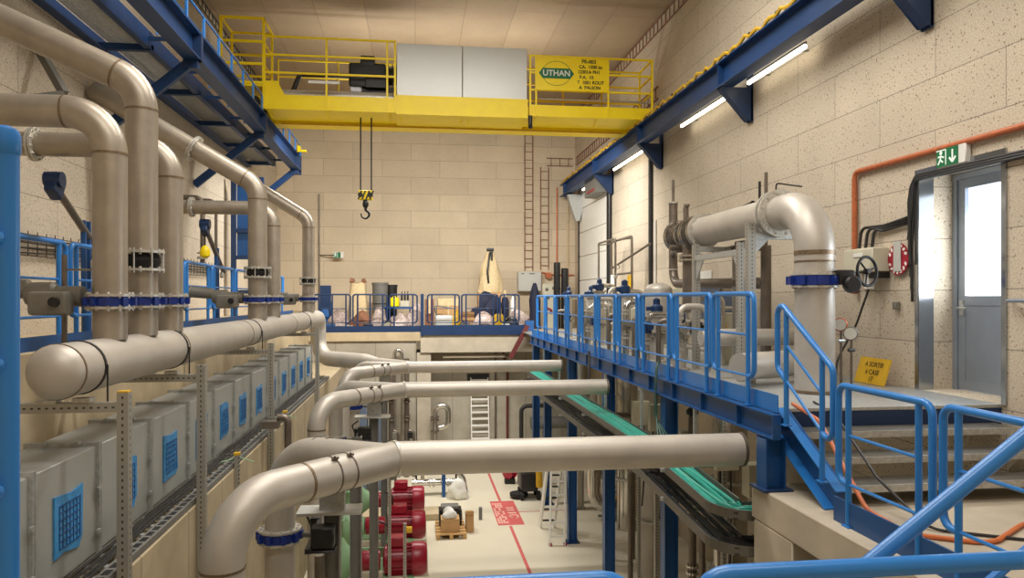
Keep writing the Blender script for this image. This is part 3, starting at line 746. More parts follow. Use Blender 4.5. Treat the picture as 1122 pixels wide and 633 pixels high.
# small process pipes standing by the first crossing pipe
for i, (x, y, top, n) in enumerate(((-1.0, 8.05, 2.75, 'left'), (-.86, 8.2, 2.9, 'right'))):
    t = thing('drain_pipe', f'{n} slim stainless pipe with a flange below the black actuator', 'pipe', (x, y, 0), 0, 'slim pipes below the actuator')
    MB().cyl((x, y, 0), (x, y, top), .05, n=14).build('tube', 'pipe_dark', t)
    w = MB(); wrap_flange(w, (x, y, 2.46), (0, 0, 1), .05); wrap_flange(w, (x, y, 2.40), (0, 0, 1), .05); w.build('flange', 'flange', t)

# ------------------------------------------------------------------ pumps
def pump(y, label):
    t = thing('pump_set', label, 'pump', (-.4, y, 0), 0, 'red motors on pale green pumps')
    z = .9
    def fins():
        m = MB().cyl((-.15, y, z), (.0, y, z), .25, n=28)
        m.lathe([(.2, -.55), (.25, -.52), (.25, 0)], (0, y, z), (1, 0, 0), 28)
        for i in range(22):
            a = 2*PI*i/22; m.box((-.27, y+.258*math.cos(a), z+.258*math.sin(a)), (.44, .03, .012), (a, 0, 0))
        return m
    mo = fins().build('motor_body', 'red', t)
    MB().lathe([(.285, 0), (.29, .02), (.29, .2), (.25, .26), (.12, .275), (0, .275)], (-.06, y, z), (1, 0, 0), 28).build('fan_cover', 'red', mo)
    MB().box((-.32, y, z+.33), (.3, .26, .16), None, .015).build('terminal_box', 'red', mo)
    MB().lathe([(.16, 0), (.17, .02), (.17, .36), (.16, .38)], (-.98, y, z), (1, 0, 0), 24).build('coupling_guard', 'red', t)
    MB().lathe([(.12, 0), (.3, .03), (.4, .12), (.4, .26), (.28, .34), (.16, .5)], (-1.5, y, z), (1, 0, 0), 28).build('pump_volute', 'green', t)
    m = MB().cyl((-1.38, y, z), (-1.38, y, z+.755), .13, n=20); wrap_flange(m, (-1.38, y, z+.735), (0, 0, 1), .16); m.build('discharge_nozzle', 'green', t)
    m = MB().b2((-1.7, y-.34, .12), (.15, y-.28, .36), .01).b2((-1.7, y+.28, .12), (.15, y+.34, .36), .01)
    for x in (-1.6, -1.0, -.5, .05): m.b2((x-.05, y-.28, .14), (x+.05, y+.28, .34))
    for x in (-.5, -.08): m.b2((x-.06, y-.26, .34), (x+.06, y+.26, .68))
    m.b2((-1.45, y-.2, .34), (-1.25, y+.2, .55)); m.build('base_frame', 'green', t)
    MB().b2((-1.8, y-.45, 0), (.25, y+.45, .12), .01).build('plinth', 'concrete', t)
    m = MB().tube([(-.45, y-.02, z+.38), (-.45, y-.1, z+.62), (-.62, y-.1, z+.7)], .015, 8, .08); m.build('motor_cable', 'cable', mo)
pump(13.17, 'nearest red motor on a green pump, cut by the bottom of the view')
pump(15.18, 'middle red motor on a green pump, with its square terminal box in view')
pump(17.1, 'farthest red motor on a green pump, just below the big pipe')
for i, (x, y, h, n) in enumerate(((-.42, 12.5, 2.6, 'left'), (-.17, 12.4, 1.75, 'right'))):
    t = thing('instrument_post', f'{n} thin galvanised instrument post beside the red motors', 'post', (x, y, 0), 0, 'instrument posts')
    MB().b2((x-.025, y-.025, 0), (x+.025, y+.025, h)).build('upright', 'strut', t)
    MB().b2((x-.08, y-.08, 0), (x+.08, y+.08, .012)).build('foot', 'galv', t)
    MB().box((x+.07, y-.02, h-.1), (.1, .06, .1), None, .01).cyl((x+.07, y-.05, h-.1), (x+.07, y-.07, h-.1), .04).build('gauge', 'yellow_dull' if i else 'grey_act', t)

# ------------------------------------------------------------------ crane runways
t = thing('crane_runway', 'blue crane runway beam high along the left wall with a grated walkway', 'crane runway', (-3.5, 2, 9.2))
MB().b2((-3.62, 1, 9.2), (-3.36, 22.9, 9.225)).b2((-3.50, 1, 9.225), (-3.485, 22.9, 9.6)).b2((-3.62, 1, 9.6), (-3.36, 22.9, 9.625)).b2((-3.52, 1, 9.625), (-3.46, 22.9, 9.70)).build('main_beam', 'blue_run', t)
m = MB()
for y in (7.4, 12.4, 17.6, 22.6): m.b2((-3.63, y-.06, 9.2), (-3.35, y+.06, 9.62))
m.build('stiffener', 'blue_dark', t)
MB().b2((-4.2, 1, 9.34), (-4.1, 22.9, 9.36)).b2((-4.12, 1, 9.36), (-4.1, 22.9, 9.6)).b2((-4.2, 1, 9.58), (-4.12, 22.9, 9.6)).build('inner_beam', 'blue_run', t)
MB().b2((-4.93, 1, 9.3), (-4.78, 22.9, 9.32)).b2((-4.93, 1, 9.32), (-4.91, 22.9, 9.55)).build('wall_beam', 'blue_run', t)
m = MB()
for i in range(400): m.b2((-4.78, 1.0+i*.055, 9.45), (-4.2, 1.02+i*.055, 9.475))
for x in (-4.65, -4.5, -4.35): m.b2((x, 1, 9.455), (x+.012, 22.9, 9.47))
m.build('grating', 'galv', t)
m = MB()
for i in range(13): m.b2((-4.1, 1.9+i*1.72, 9.44), (-3.5, 1.94+i*1.72, 9.5))
for y in (7.4, 10, 12.4, 15, 17.6, 20, 22.6): m.b2((-4.9, y-.05, 9.32), (-4.1, y+.05, 9.42))
m.build('cross_member', 'blue_run', t)
for y in (12.4, 17.6, 22.6):
    MB().beam((-3.52, y, 9.17), (-4.92, y, 7.98), .10, .16).build('brace', 'blue_run', t)
    MB().b2((-3.62, y-.08, 9.06), (-3.4, y+.08, 9.2)).build('gusset', 'blue_dark', t)
m = MB().tube([(-4.0, 1.5, 10.42), (-4.0, 22.8, 10.42)], .022, 8).tube([(-4.0, 1.5, 10.05), (-4.0, 22.8, 10.05)], .014, 8)
for i in range(15): m.cyl((-4.0, 1.8+i*1.5, 9.55), (-4.0, 1.8+i*1.5, 10.42), .02, n=8)
m.build('handrail', 'blue', t)
for ya, yb in ((1.5, 17.2), (19.9, 22.8)):
    n = int((yb-ya)/.9); m = MB().b2((-3.385, ya, 9.94), (-3.36, yb, 9.965))
    for i in range(n+1): y = ya+(yb-ya)*i/n; m.b2((-3.39, y-.035, 9.625), (-3.36, y+.035, 9.94))
    m.build('guard_bar', 'blue', t)
MB().b2((-3.62, 22.9, 9.1), (-3.36, 22.92, 9.85)).build('end_plate', 'blue_dark', t)
tag(MB().b2((-3.46, 22.75, 9.76), (-3.36, 22.86, 9.95)).b2((-3.36, 22.72, 9.76), (-3.2, 22.86, 9.82)).build('buffer', 'yellow'), 'small yellow end buffer on the tip of the left runway', 'buffer')
t = thing('crane_runway', 'blue crane runway beam high along the right wall on triangular brackets', 'crane runway', (5.5, 2, 9.2))
MB().b2((5.35, 1, 9.2), (5.62, 27.5, 9.225)).b2((5.48, 1, 9.225), (5.495, 27.5, 9.62)).b2((5.35, 1, 9.62), (5.62, 27.5, 9.645)).b2((5.46, 1, 9.645), (5.52, 27.5, 9.69)).build('main_beam', 'blue_run', t)
for y in (8.1, 12.8, 17.7, 22.3, 26.9):
    MB().b2((5.36, y-.01, 9.225), (5.61, y+.01, 9.62)).build('stiffener', 'blue_run', t)
    MB().prism([(5.38, 9.2), (5.98, 9.2), (5.98, 8.62), (5.90, 8.62)], (0, y-.09, 0), (1, 0, 0), (0, 0, 1), (0, .02, 0)).prism([(5.38, 9.2), (5.98, 9.2), (5.98, 8.62), (5.90, 8.62)], (0, y+.07, 0), (1, 0, 0), (0, 0, 1), (0, .02, 0)).b2((5.95, y-.09, 8.6), (5.985, y+.09, 9.6)).beam((5.4, y, 9.18), (5.92, y, 8.62), .16, .012).build('bracket', 'blue_dark', t)
t = thing('festoon_cable', 'yellow festoon cable looping along the top of the right runway', 'cable', (5.42, 4, 9.68))
pts = [(5.37+.012*math.sin(i*1.9), 3+i*.15, 9.70+.035*math.sin(i*2.3)+.02*math.sin(i*.9)) for i in range(162)]
MB().tube(pts, .032, 6).build('cable', 'yellow_dull', t)
m = MB()
for i in range(26): m.box((5.40, 3.3+i*.92, 9.715), (.05, .06, .09))
m.build('carrier', 'black', t)
for i, (a, b) in enumerate(((7.0, 8.3), (10.5, 12.4), (13.3, 15.7), (18.6, 21.3), (23.2, 25.4))):
    t = thing('tube_lamp', f'{ORD[i]} white tube lamp below the right crane runway', 'lamp', (5.78, a, 9.1), 0, 'tube lamps under the right runway')
    MB().cyl((5.76, a, 9.19), (5.76, b, 9.19), .035, n=12).build('tube', 'tube', t)
    MB().b2((5.745, a-.03, 9.225), (5.775, b+.03, 9.26)).b2((5.775, a+.3, 9.23), (5.99, a+.34, 9.25)).b2((5.775, b-.34, 9.23), (5.99, b-.3, 9.25)).build('housing', 'grey', t)

# ------------------------------------------------------------------ yellow bridge crane
cr = thing('bridge_crane', 'yellow overhead bridge crane with railings and grey panels spanning the hall', 'crane', (.7, 17.4, 9.7))
Y0 = 17.4
MB().b2((-3.36, Y0, 9.70), (-.44, Y0+.05, 10.03)).b2((-3.36, Y0+.05, 9.70), (-.44, Y0+1.15, 9.73)).build('left_platform', 'yellow', cr)
MB().b2((-.44, Y0-.04, 9.66), (2.62, Y0+.05, 10.10)).b2((-.44, Y0+.05, 9.66), (2.62, Y0+1.15, 9.69)).build('middle_platform', 'yellow', cr)
MB().b2((2.66, Y0, 9.72), (5.64, Y0+.05, 9.99)).b2((2.66, Y0+.05, 9.72), (5.64, Y0+1.15, 9.75)).build('right_platform', 'yellow', cr)
MB().b2((-3.55, Y0+1.18, 9.62), (5.45, Y0+1.62, 10.25)).build('main_girder', 'yellow', cr)
MB().b2((-3.2, Y0+1.16, 9.62), (5.2, Y0+1.175, 9.66)).build('girder_flange', 'yellow_dull', cr)
m = MB()
for x in (-3.3, -2.0, -.6, -.35, 1.05, 1.25, 2.5, 2.8, 4.3, 5.5): m.beam((x, Y0+.02, 9.72), (x+.02, Y0+.5, 9.60), .05, .03)
m.build('bracket', 'yellow', cr)
for x, n in ((-3.46, 0), (5.46, 1)):
    MB().b2((x-.12, Y0+.3, 9.78), (x+.12, Y0+2.1, 10.06), .01).build('end_carriage', 'yellow' if n == 0 else 'yellow_dull', cr)
    m = MB()
    for y in (Y0+.55, Y0+1.85): m.cyl((x-.05, y, 9.84), (x+.05, y, 9.84), .1, n=18)
    m.build('wheel', 'black', cr)
MB().cyl((-3.62, Y0+.2, 9.92), (-3.62, Y0+.62, 9.92), .12, n=16).cyl((5.62, Y0+.2, 9.92), (5.62, Y0+.5, 9.92), .1, n=16).build('drive_motor', 'black', cr)
def yrail(m, x0, x1, y, z0, zs, n, r=.022):
    for i in range(n): 
        x = x0+(x1-x0)*i/(n-1); m.b2((x-r, y-r, z0), (x+r, y+r, zs[0]+r))
    for z in zs: m.b2((x0-r, y-r*.8, z-r), (x1+r, y+r*.8, z+r))
m = MB(); zs = (11.72, 11.2, 10.7, 10.28)
yrail(m, -4.30, -3.38, Y0, 10.25, zs, 2, .028); yrail(m, -4.30, -3.38, Y0+1.0, 10.25, zs, 2, .024)
for x in (-4.3, -3.38):
    for z in zs[:3]: m.b2((x-.02, Y0, z-.02), (x+.02, Y0+1.0, z+.02))
m.build('cage_rail', 'yellow', cr)
MB().b2((-3.40, Y0-.03, 9.7), (-3.34, Y0+.03, 10.3)).b2((-4.32, Y0, 10.2), (-3.36, Y0+1.0, 10.25)).build('cage_floor', 'yellow', cr)
MB().prism([(0, 0), (.42, 0), (.26, .32), (0, .32)], (-3.35, Y0+.06, 10.03), (1, 0, 0), (0, 0, 1), (0, .02, 0)).build('gusset', 'yellow', cr)
m = MB(); yrail(m, -3.36, -.46, Y0, 9.75, (11.33, 10.92, 10.52), 2); m.b2((-2.02, Y0-.022, 9.75), (-1.976, Y0+.022, 11.33)); m.b2((-.66, Y0-.022, 9.75), (-.616, Y0+.022, 11.33))
yrail(m, -3.36, -.46, Y0+1.7, 10.25, (11.33, 10.92, 10.55), 3, .018); m.build('left_railing', 'yellow', cr)
for x0, x1 in ((-.42, 1.08), (1.095, 2.6)):
    MB().b2((x0, Y0-.02, 10.10), (x1, Y0+.22, 11.29), .006).build('cabinet_panel', 'panel', cr)
m = MB(); yrail(m, 2.68, 5.64, Y0, 9.75, (11.14, 10.75, 10.34), 2); m.b2((4.54, Y0-.022, 9.75), (4.58, Y0+.022, 11.14)); m.b2((2.8, Y0-.02, 9.75), (2.84, Y0+.02, 10.4))
yrail(m, 2.68, 5.64, Y0+1.0, 10.0, (11.14, 10.75, 10.34), 4, .02)
for z in (11.14, 10.75, 10.34): m.b2((5.62, Y0, z-.02), (5.66, Y0+1.0, z+.02))
m.build('right_railing', 'yellow', cr)
sb = MB().b2((2.79, Y0-.05, 10.33), (4.57, Y0-.03, 11.10)).build('sign_board', 'yellow', cr)
YS = Y0-.054
def wtext(s, size, mat, x, z, name='lettering', bold=0.0, al='CENTER'):
    return text(s, size, mat, sb, (x, YS, z), (R(90), 0, 0), name, .002, bold, al)
m = MB(); prof = [(.30*math.cos(2*PI*i/40)*1.15, .30*math.sin(2*PI*i/40)*.95) for i in range(40)]
for i in range(40):
    a, b = prof[i], prof[(i+1) % 40]
    m.beam((3.3+a[0], YS, 10.73+a[1]), (3.3+b[0], YS, 10.73+b[1]), .006, .018, (0, 1, 0))
m.build('logo_oval', 'green_sign', sb)
MB().prism([(-.42, .0), (-.33, .12), (.33, .12), (.42, 0), (.33, -.12), (-.33, -.12)], (3.3, YS-.004, 10.73), (1, 0, 0), (0, 0, 1), (0, .006, 0)).build('logo_banner', 'green_sign', sb)
text('UTHAN', .19, 'white', sb, (3.3, YS-.006, 10.73), (R(90), 0, 0), 'logo_lettering', .002, .004)
for s, x, z, sz in (('PR-003', 4.08, 11.03, .12), ('CA.  1500 kg', 4.12, 10.905, .105), ('12301A PH1', 4.08, 10.785, .105), ('P.A.  10', 4.02, 10.66, .105), ('T  1001 ROUT', 4.12, 10.535, .105), ('A  PALSON', 4.1, 10.415, .105)):
    wtext(s, sz, 'black', x, z, bold=.003)
MB().cyl((-3.1, Y0+.55, 10.16), (-.5, Y0+.55, 10.16), .13, n=20).build('cable_trough', 'flange', cr)
MB().cyl((2.9, Y0+.35, 10.22), (5.75, Y0+.35, 10.22), .025, n=10).build('cable_rail', 'flange', cr)
m = MB().box((-1.15, Y0+1.3, 10.85), (.9, .5, .6), None, .06).box((-.95, Y0+1.02, 10.7), (.5, .1, .35), None, .02).cyl((-.7, Y0+1.3, 10.9), (.0, Y0+1.3, 10.9), .22, n=18).cyl((-1.42, Y0+1.3, 10.75), (-1.3, Y0+1.3, 10.75), .18, n=18).box((-1.15, Y0+1.2, 11.2), (.35, .3, .25), None, .03)
for k in range(6): m.box((-.65+.1*k, Y0+1.3, 10.9), (.02, .47, .47))
m.b2((-1.3, Y0+1.15, 10.24), (-.5, Y0+1.5, 10.6)); m.build('hoist_trolley', 'black', cr)
MB().tube([(-1.35, Y0+1.1, 10.82), (-2.75, Y0+1.1, 10.82), (-2.95, Y0+1.1, 10.3)], .06, 10, .12).build('exhaust_hose', 'black', cr)
MB().b2((-2.4, Y0-.03, 10.30), (-1.7, Y0-.0225, 10.36)).build('tube_light', 'white', cr)
MB().cyl((2.68, Y0-.02, 9.72), (2.68, Y0-.02, 9.5), .05, n=10).lathe([(.03, 0), (.06, .04), (.03, .1)], (2.68, Y0-.02, 9.42)).build('limit_sensor', 'black', cr)
hb = thing('hook_block', 'striped yellow and black hook block hanging on two ropes from the crane', 'hook', (-1.14, 17.6, 7.42))
yh = 18.0
for x in (-1.28, -1.03): MB().cyl((x, yh, 7.9), (x, yh, 9.70), .018, n=8).build('rope', 'cable', hb)
MB().b2((-1.33, yh-.09, 7.76), (-1.0, yh-.05, 7.98), .02).b2((-1.33, yh+.05, 7.76), (-1.0, yh+.09, 7.98), .02).build('cheek_plate', 'yellow', hb)
m = MB()
for k in range(4): m.beam((-1.33+.09*k, yh-.093, 7.76), (-1.25+.09*k, yh-.093, 7.97), .035, .006, (0, 1, 0))
for x in (-1.28, -1.05): m.cyl((x, yh-.11, 7.87), (x, yh+.045, 7.87), .06, n=16)
m.build('sheave', 'black', hb)
m = MB().lathe([(.05, 0), (.075, .06), (.06, .16), (.03, .2)], (-1.165, yh, 7.58))
hk = [(-1.165, yh, 7.6), (-1.165, yh, 7.52), (-1.09, yh, 7.47), (-1.08, yh, 7.38), (-1.165, yh, 7.31), (-1.26, yh, 7.36), (-1.27, yh, 7.44)]
m.tube(hk, lambda u: .035-.018*u, 10, .05, 5); m.build('hook', 'black', hb)

# ------------------------------------------------------------------ cable ladders on walls, pipes
def cladder(label, pts, w, side, mat='brown_tray', rung=.3):
    """ladder tray along a polyline; side = unit vector across the tray"""
    s = Vector(side)*w/2; m = MB()
    for k in (-1, 1): m.tube([Vector(p)+s*k for p in pts], .018, 6, .2, 5)
    for a, b in zip(pts[:-1], pts[1:]):
        a, b = Vector(a), Vector(b); n = int((b-a).length/rung)
        for i in range(n):
            p = a.lerp(b, (i+.5)/n); m.cyl(p-s, p+s, .012, n=6)
    return tag(m.build('cable_ladder', mat), label, 'cable tray')
cladder('red brown cable ladder rising up the rear wall to the crane', [(4.22, YB-.06, 6.45), (4.22, YB-.06, 12.3)], .3, (1, 0, 0))
t = cladder('second brown cable ladder rising beside the rear right corner', [(4.82, YB-.06, 6.5), (4.82, YB-.06, 10.35)], .3, (1, 0, 0))
cladder('short brown cable ladder running flat to the rear right corner', [(4.9, YB-.06, 10.55), (5.9, YB-.06, 10.55)], .28, (0, 0, 1))
cladder('brown cable ladder along the right wall below the crane', [(5.978, 18, 10.55), (5.978, 27.5, 10.55)], .3, (0, 0, 1))
cladder('brown cable ladder along the ceiling edge of the right wall', [(5.978, 4, 12.2), (5.978, 27.5, 12.2)], .3, (0, 0, 1))
cladder('dark cable ladder along the ceiling edge of the left wall', [(-4.87, 4, 12.2), (-4.87, 27.5, 12.2)], .2, (0, 0, 1), 'cable')
tag(MB().tube([(5.3, YB-.04, 4.4), (5.3, YB-.04, 9.6)], .03, 8).build('conduit', 'copper'), 'thin brown conduit on the rear wall right of the cable ladders', 'conduit')
tag(MB().tube([(5.72, YB-.04, 6.0), (5.72, YB-.04, 9.2)], .025, 8).build('conduit', 'sack'), 'pale conduit on the rear wall next to the corner', 'conduit')
tag(MB().tube([(-3.45, YB-.04, 4.6), (-3.45, YB-.04, 9.2)], .03, 8).build('conduit', 'pipe_dark'), 'dark upright conduit at the left end of the rear wall', 'conduit')
tag(MB().tube([(4.7, YB-.04, 6.4), (5.2, YB-.04, 6.3), (5.95, YB-.04, 6.3)], .03, 8, .1).build('conduit', 'copper'), 'brown conduit running right from the electric box', 'conduit')
tag(MB().tube([(5.935, 22.45, 4.36), (5.935, 22.45, 9.05)], .06, 10).build('conduit', 'black'), 'black upright pipe next to the sectional door', 'pipe')
tag(MB().tube([(5.942, 18.46, 4.36), (5.942, 18.46, 9.15)], .055, 10).build('downpipe', 'cable'), 'dark upright pipe on the right wall between door and manifold', 'pipe')
tag(MB().tube([(5.965, 18.15, 4.36), (5.965, 18.15, 7.4)], .03, 8).build('conduit', 'white'), 'pale conduit beside the dark upright pipe', 'conduit')
# exit signs
def exit_sign(label, loc, rz, body_w, arrow=True):
    t = thing('exit_sign', label, 'exit sign', loc, rz)      # faces local -y
    MB().b2((-body_w/2, 0, -.11), (body_w/2+.1, .07, .11), .01).build('housing', 'white', t, False)
    g = MB().b2((-body_w/2+.01, -.006, -.1), (body_w/2-.01, 0, .1)).build('sign_face', 'green_sign', t, False)
    m = MB()
    x = -body_w/4
    m.lathe([(.001, -.004), (.022, -.004), (.022, 0), (.001, 0)], (x, -.009, .055), (0, 1, 0), 12)
    for a, b in (((x, .03), (x-.015, -.02)), ((x-.015, -.02), (x+.03, -.05)), ((x-.015, -.02), (x-.05, -.07)), ((x, .02), (x+.045, .0)), ((x, .02), (x-.05, .015))):
        m.beam((a[0], -.009, a[1]), (b[0], -.009, b[1]), .018, .004, (0, 1, 0))
    frame_ = ((x-.08, .085), (x+.075, .085)), ((x+.075, .085), (x+.075, -.085))
    for a, b in frame_: m.beam((a[0], -.009, a[1]), (b[0], -.009, b[1]), .012, .004, (0, 1, 0))
    if arrow:
        x = body_w/4
        for a, b in (((x, .07), (x, -.06)), ((x, -.07), (x-.05, -.015)), ((x, -.07), (x+.05, -.015))):
            m.beam((a[0], -.009, a[1]), (b[0], -.009, b[1]), .022, .004, (0, 1, 0))
    m.build('pictogram', 'white_sign', t, False)
    return t
exit_sign('green exit sign with a down arrow above the door', (5.92, 7.7, 7.03), R(-90), .36)
e2 = exit_sign('small green exit sign on an arm at the left of the rear wall', (-2.78, YB-.35, 6.98), R(0), .26, False)
MB().cyl((-2.9, YB-.3, 6.98), (-3.42, YB-.06, 6.98), .02, n=8).build('arm', 'pipe_dark', e2)

# ------------------------------------------------------------------ right wall services
tag(MB().tube([(5.95, 2, 7.12), (5.95, 9.54, 7.16), (5.95, 9.54, 5.5)], .035, 10, .1).build('conduit', 'copper'), 'orange conduit along the right wall turning down before the box', 'conduit')
t = thing('cable_bundle', 'thick black cable bundle running over the door and down its left side', 'cable', (5.93, 8.37, 6))
m = MB()
for k in range(6):
    o1, o2 = .026*(k % 3), .03*(k//3)
    m.tube([(5.965-o2, 3, 6.80+o1), (5.965-o2, 8.33-o1*.5, 6.86+o1), (5.965-o2, 8.385-o1, 6.6), (5.965-o2, 8.36+o1*.6, 5.4+.15*k)], .017, 8, .12)
m.build('cable', 'cable', t)
m = MB()
for k in range(3):
    m.tube([(5.96-.02*k, 8.40, 6.36+.03*k), (5.95, 8.9, 6.31+.03*k), (5.92, 9.05+.14*k, 6.34+.02*k), (5.9, 9.07+.14*k, 6.08)], .02, 8, .1)
m.build('branch_cable', 'cable', t)
t = thing('control_box', 'cream control cabinet on the right wall with a thin cable below', 'electrical box', (5.9, 9.1, 5.75))
MB().b2((5.74, 8.82, 5.78), (5.985, 9.46, 6.09), .012).build('housing', 'cream', t)
MB().b2((5.732, 8.84, 5.8), (5.741, 9.44, 6.07), .004).build('door', 'cream', t)
MB().b2((5.72, 9.0, 5.98), (5.733, 9.2, 6.03)).build('label_plate', 'white', t)
m = MB().b2((5.80, 9.0, 5.56), (5.9, 9.09, 5.78), .01).build('plug', 'white', t)
MB().b2((5.8, 8.8, 5.7), (5.97, 8.98, 5.775)).build('bracket', 'black', t)
MB().tube([(5.85, 9.05, 5.58), (5.8, 9.25, 5.1), (5.55, 9.3, 4.62), (5.3, 8.9, 4.45), (5.05, 8.75, 4.42)], .014, 8, .25).build('cable', 'cable', t)
t = thing('safety_sign', 'round red and white sign with a white tag beside the door', 'sign', (5.95, 8.53, 5.92))
MB().lathe([(.2, 0), (.2, .012)], (5.96, 8.61, 5.93), (-1, 0, 0), 32).build('disc', 'red', t)
m = MB()
for i in range(16):
    a = 2*PI*i/16
    if abs(math.sin(a)) < .35: continue
    m.box((5.945, 8.61+.165*math.cos(a), 5.93+.165*math.sin(a)), (.004, .045, .03), (a+.6, 0, 0))
m.build('white_marking', 'white', t)
MB().b2((5.935, 8.54, 5.78), (5.942, 8.68, 6.15)).build('tag', 'panel', t)
tag(MB().b2((5.93, 8.62, 5.3), (5.99, 8.70, 5.4), .008).build('socket', 'grey_act'), 'small grey socket under the round red sign', 'socket')
t = thing('handrail', 'short steel handrail on the right wall beyond the door at the photo edge', 'handrail', (5.9, 6.5, 5.3))
MB().tube([(5.985, 7.05-.2, 5.42), (5.9, 6.85, 5.42), (5.9, 6.3, 5.42), (5.9, 5.2, 5.0)], .02, 10, .06).build('tube', 'frame_al', t)
t = thing('notice_board', 'yellow board with dark handwriting leaning on the wall', 'sign', (5.6, 8.85, DECK))
M_ = Matrix.Rotation(R(-90), 4, 'Z') @ Matrix.Rotation(R(-18), 4, 'X')
b_ = MB().b2((-.31, -.01, 0), (.31, .01, .34)); b_.bm.transform(Matrix.Translation((5.72, 8.86, DECK+.005)) @ M_); b_.build('board', 'yellow_dull', t)
for s, z in (('A SORTIR', .25), ('6 CASE', .15), ('17', .06)):
    o = text(s, .09, 'black', t, (0, 0, 0), (0, 0, 0), 'handwriting', .001)
    o.matrix_basis = world_m(t).inverted() @ Matrix.Translation((5.72, 8.86, DECK+.005)) @ M_ @ Matrix.Translation((.02, -.0125, z)) @ Matrix.Rotation(R(90), 4, 'X')
for i, (x, y, z, n, col) in enumerate(((5.2, 8.62, 5.12, 'orange rimmed', 'copper'), (5.2, 8.40, 5.02, 'grey', 'grey_act'))):
    t = thing('pressure_gauge', f'{n} pressure gauge on a thin stand behind the big elbow pipe', 'gauge', (x, y, DECK), 0, 'gauges on thin stands')
    MB().cyl((x, y, DECK+.015), (x, y, z-.08), .016, n=8).build('stand', 'pipe_dark', t)
    MB().lathe([(.075, 0), (.085, .01), (.085, .06), (.06, .075)], (x-.03, y-.03, z), (.6, .8, 0), 20).build('case', col, t)
    MB().lathe([(.07, 0), (.07, .004)], (x-.036, y-.038, z), (-.6, -.8, 0), 20).build('dial', 'white', t)
    MB().cyl((x-.04, y, z-.2), (x+.04, y, z-.2), .022, n=8).build('valve', 'galv' if i == 0 else 'black', t)
    MB().b2((x-.1, y-.08, DECK), (x+.1, y+.08, DECK+.015)).build('foot', 'galv', t)

# ------------------------------------------------------------------ big pipe by the door and its manifold
BX, BR = 4.6, .222
bp = thing('elbow_pipe', 'big stainless pipe turning down through an elbow to the deck by the door', 'pipe', (BX, 8.15, DECK))
MB().tube([(BX, 9.02, 6.52), (BX, 8.17, 6.52), (BX, 8.17, 5.71)], BR, 32, .56, 14).build('elbow', 'pipe', bp)
MB().cyl((BX, 8.17, DECK+.01), (BX, 8.17, 5.59), BR, n=32).build('standpipe', 'pipe', bp)
MB().cyl((BX, 9.05, 6.52), (BX, 11.55, 6.52), BR, n=32).build('pipe_run', 'pipe', bp)
w = MB(); wrap_flange(w, (BX, 8.98, 6.52), (0, 1, 0), BR*.97, .05); wrap_flange(w, (BX, 9.08, 6.52), (0, 1, 0), BR*.97, .05); wrap_flange(w, (BX, 11.5, 6.52), (0, 1, 0), BR*.9, .05)
wrap_flange(w, (BX, 8.17, 5.722), (0, 0, 1), BR*.85, .026); wrap_flange(w, (BX, 8.17, 5.578), (0, 0, 1), BR*.85, .022); w.build('flange', 'flange', bp)
MB().ring((BX, 8.17, 5.97), (0, 0, 1), BR*.98, BR+.006, .05, 32).ring((BX, 8.17, 5.87), (0, 0, 1), BR*.98, BR+.005, .02, 32).build('weld_seam', 'weld', bp)
MB().ring((BX, 8.17, DECK+.02), (0, 0, 1), BR*.9, BR+.02, .03, 32).build('base_ring', 'weld', bp)
v = valve((BX, 8.17, 5.65), (0, 0, 1), BR*.9, 'large blue butterfly valve with a black handwheel on the elbow pipe', None, .11)
MB().box((BX+.22, 7.93, 5.68), (.2, .16, .17), None, .03).lathe([(.09, 0), (.1, .02), (.1, .07), (.08, .09)], (BX+.25, 7.87, 5.60), (0, -1, 0), 20).build('gearbox', 'black', v)
MB().cyl((BX+.3, 7.93, 5.72), (5.10, 7.93, 5.75), .013, n=8).build('wheel_shaft', 'cable', v)
m = MB(); c = Vector((5.10, 7.93, 5.75)); ax = Vector((.35, -.93, .05)).normalized(); x_, y_, z_ = frame(ax)
m.tube([c+x_*.165*math.cos(2*PI*i/32)+y_*.165*math.sin(2*PI*i/32) for i in range(33)], .018, 8)
for i in range(3): m.cyl(c, c+x_*.16*math.cos(2*PI*i/3+.3)+y_*.16*math.sin(2*PI*i/3+.3), .011, n=6)
m.cyl(c-z_*.03, c+z_*.03, .03, n=10); m.build('handwheel', 'rubber', v)
# manifold behind
mf = thing('pipe_manifold', 'cluster of flanged stainless valves behind the end of the big pipe', 'manifold', (BX, 12, 6.3))
MB().cyl((BX, 11.57, 6.52), (BX, 12.7, 6.52), .17, n=24).cyl((BX, 12.1, 6.52), (BX, 12.1, 5.2), .14, n=20).build('body', 'pipe_dark', mf)
w = MB()
for y, r in ((11.62, .19), (11.86, .2), (11.94, .2), (12.22, .18), (12.6, .2), (12.68, .2)): wrap_flange(w, (BX, y, 6.52), (0, 1, 0), r, .04)
for z in (6.15, 6.08): wrap_flange(w, (BX, 12.1, z), (0, 0, 1), .15, .03)
w.build('flange', 'chrome', mf)
MB().cyl((4.35, 12.3, 6.62), (5.0, 12.3, 6.62), .06, n=12).cyl((4.3, 12.3, 6.3), (5.0, 12.3, 6.3), .05, n=12).cyl((BX, 12.3, 6.6), (BX, 12.3, 7.05), .035, n=10).cyl((BX-.15, 12.0, 6.6), (BX-.15, 12.0, 6.95), .025, n=8).box((BX, 12.3, 7.02), (.06, .16, .05), None, .01).build('valve_stem', 'pipe_dark', mf)
MB().tube([(4.95, 11.9, 6.2), (4.95, 10.3, 6.2)], .07, 12).box((4.95, 10.8, 6.22), (.2, .3, .18), None, .02).build('bypass', 'pipe_dark', mf)
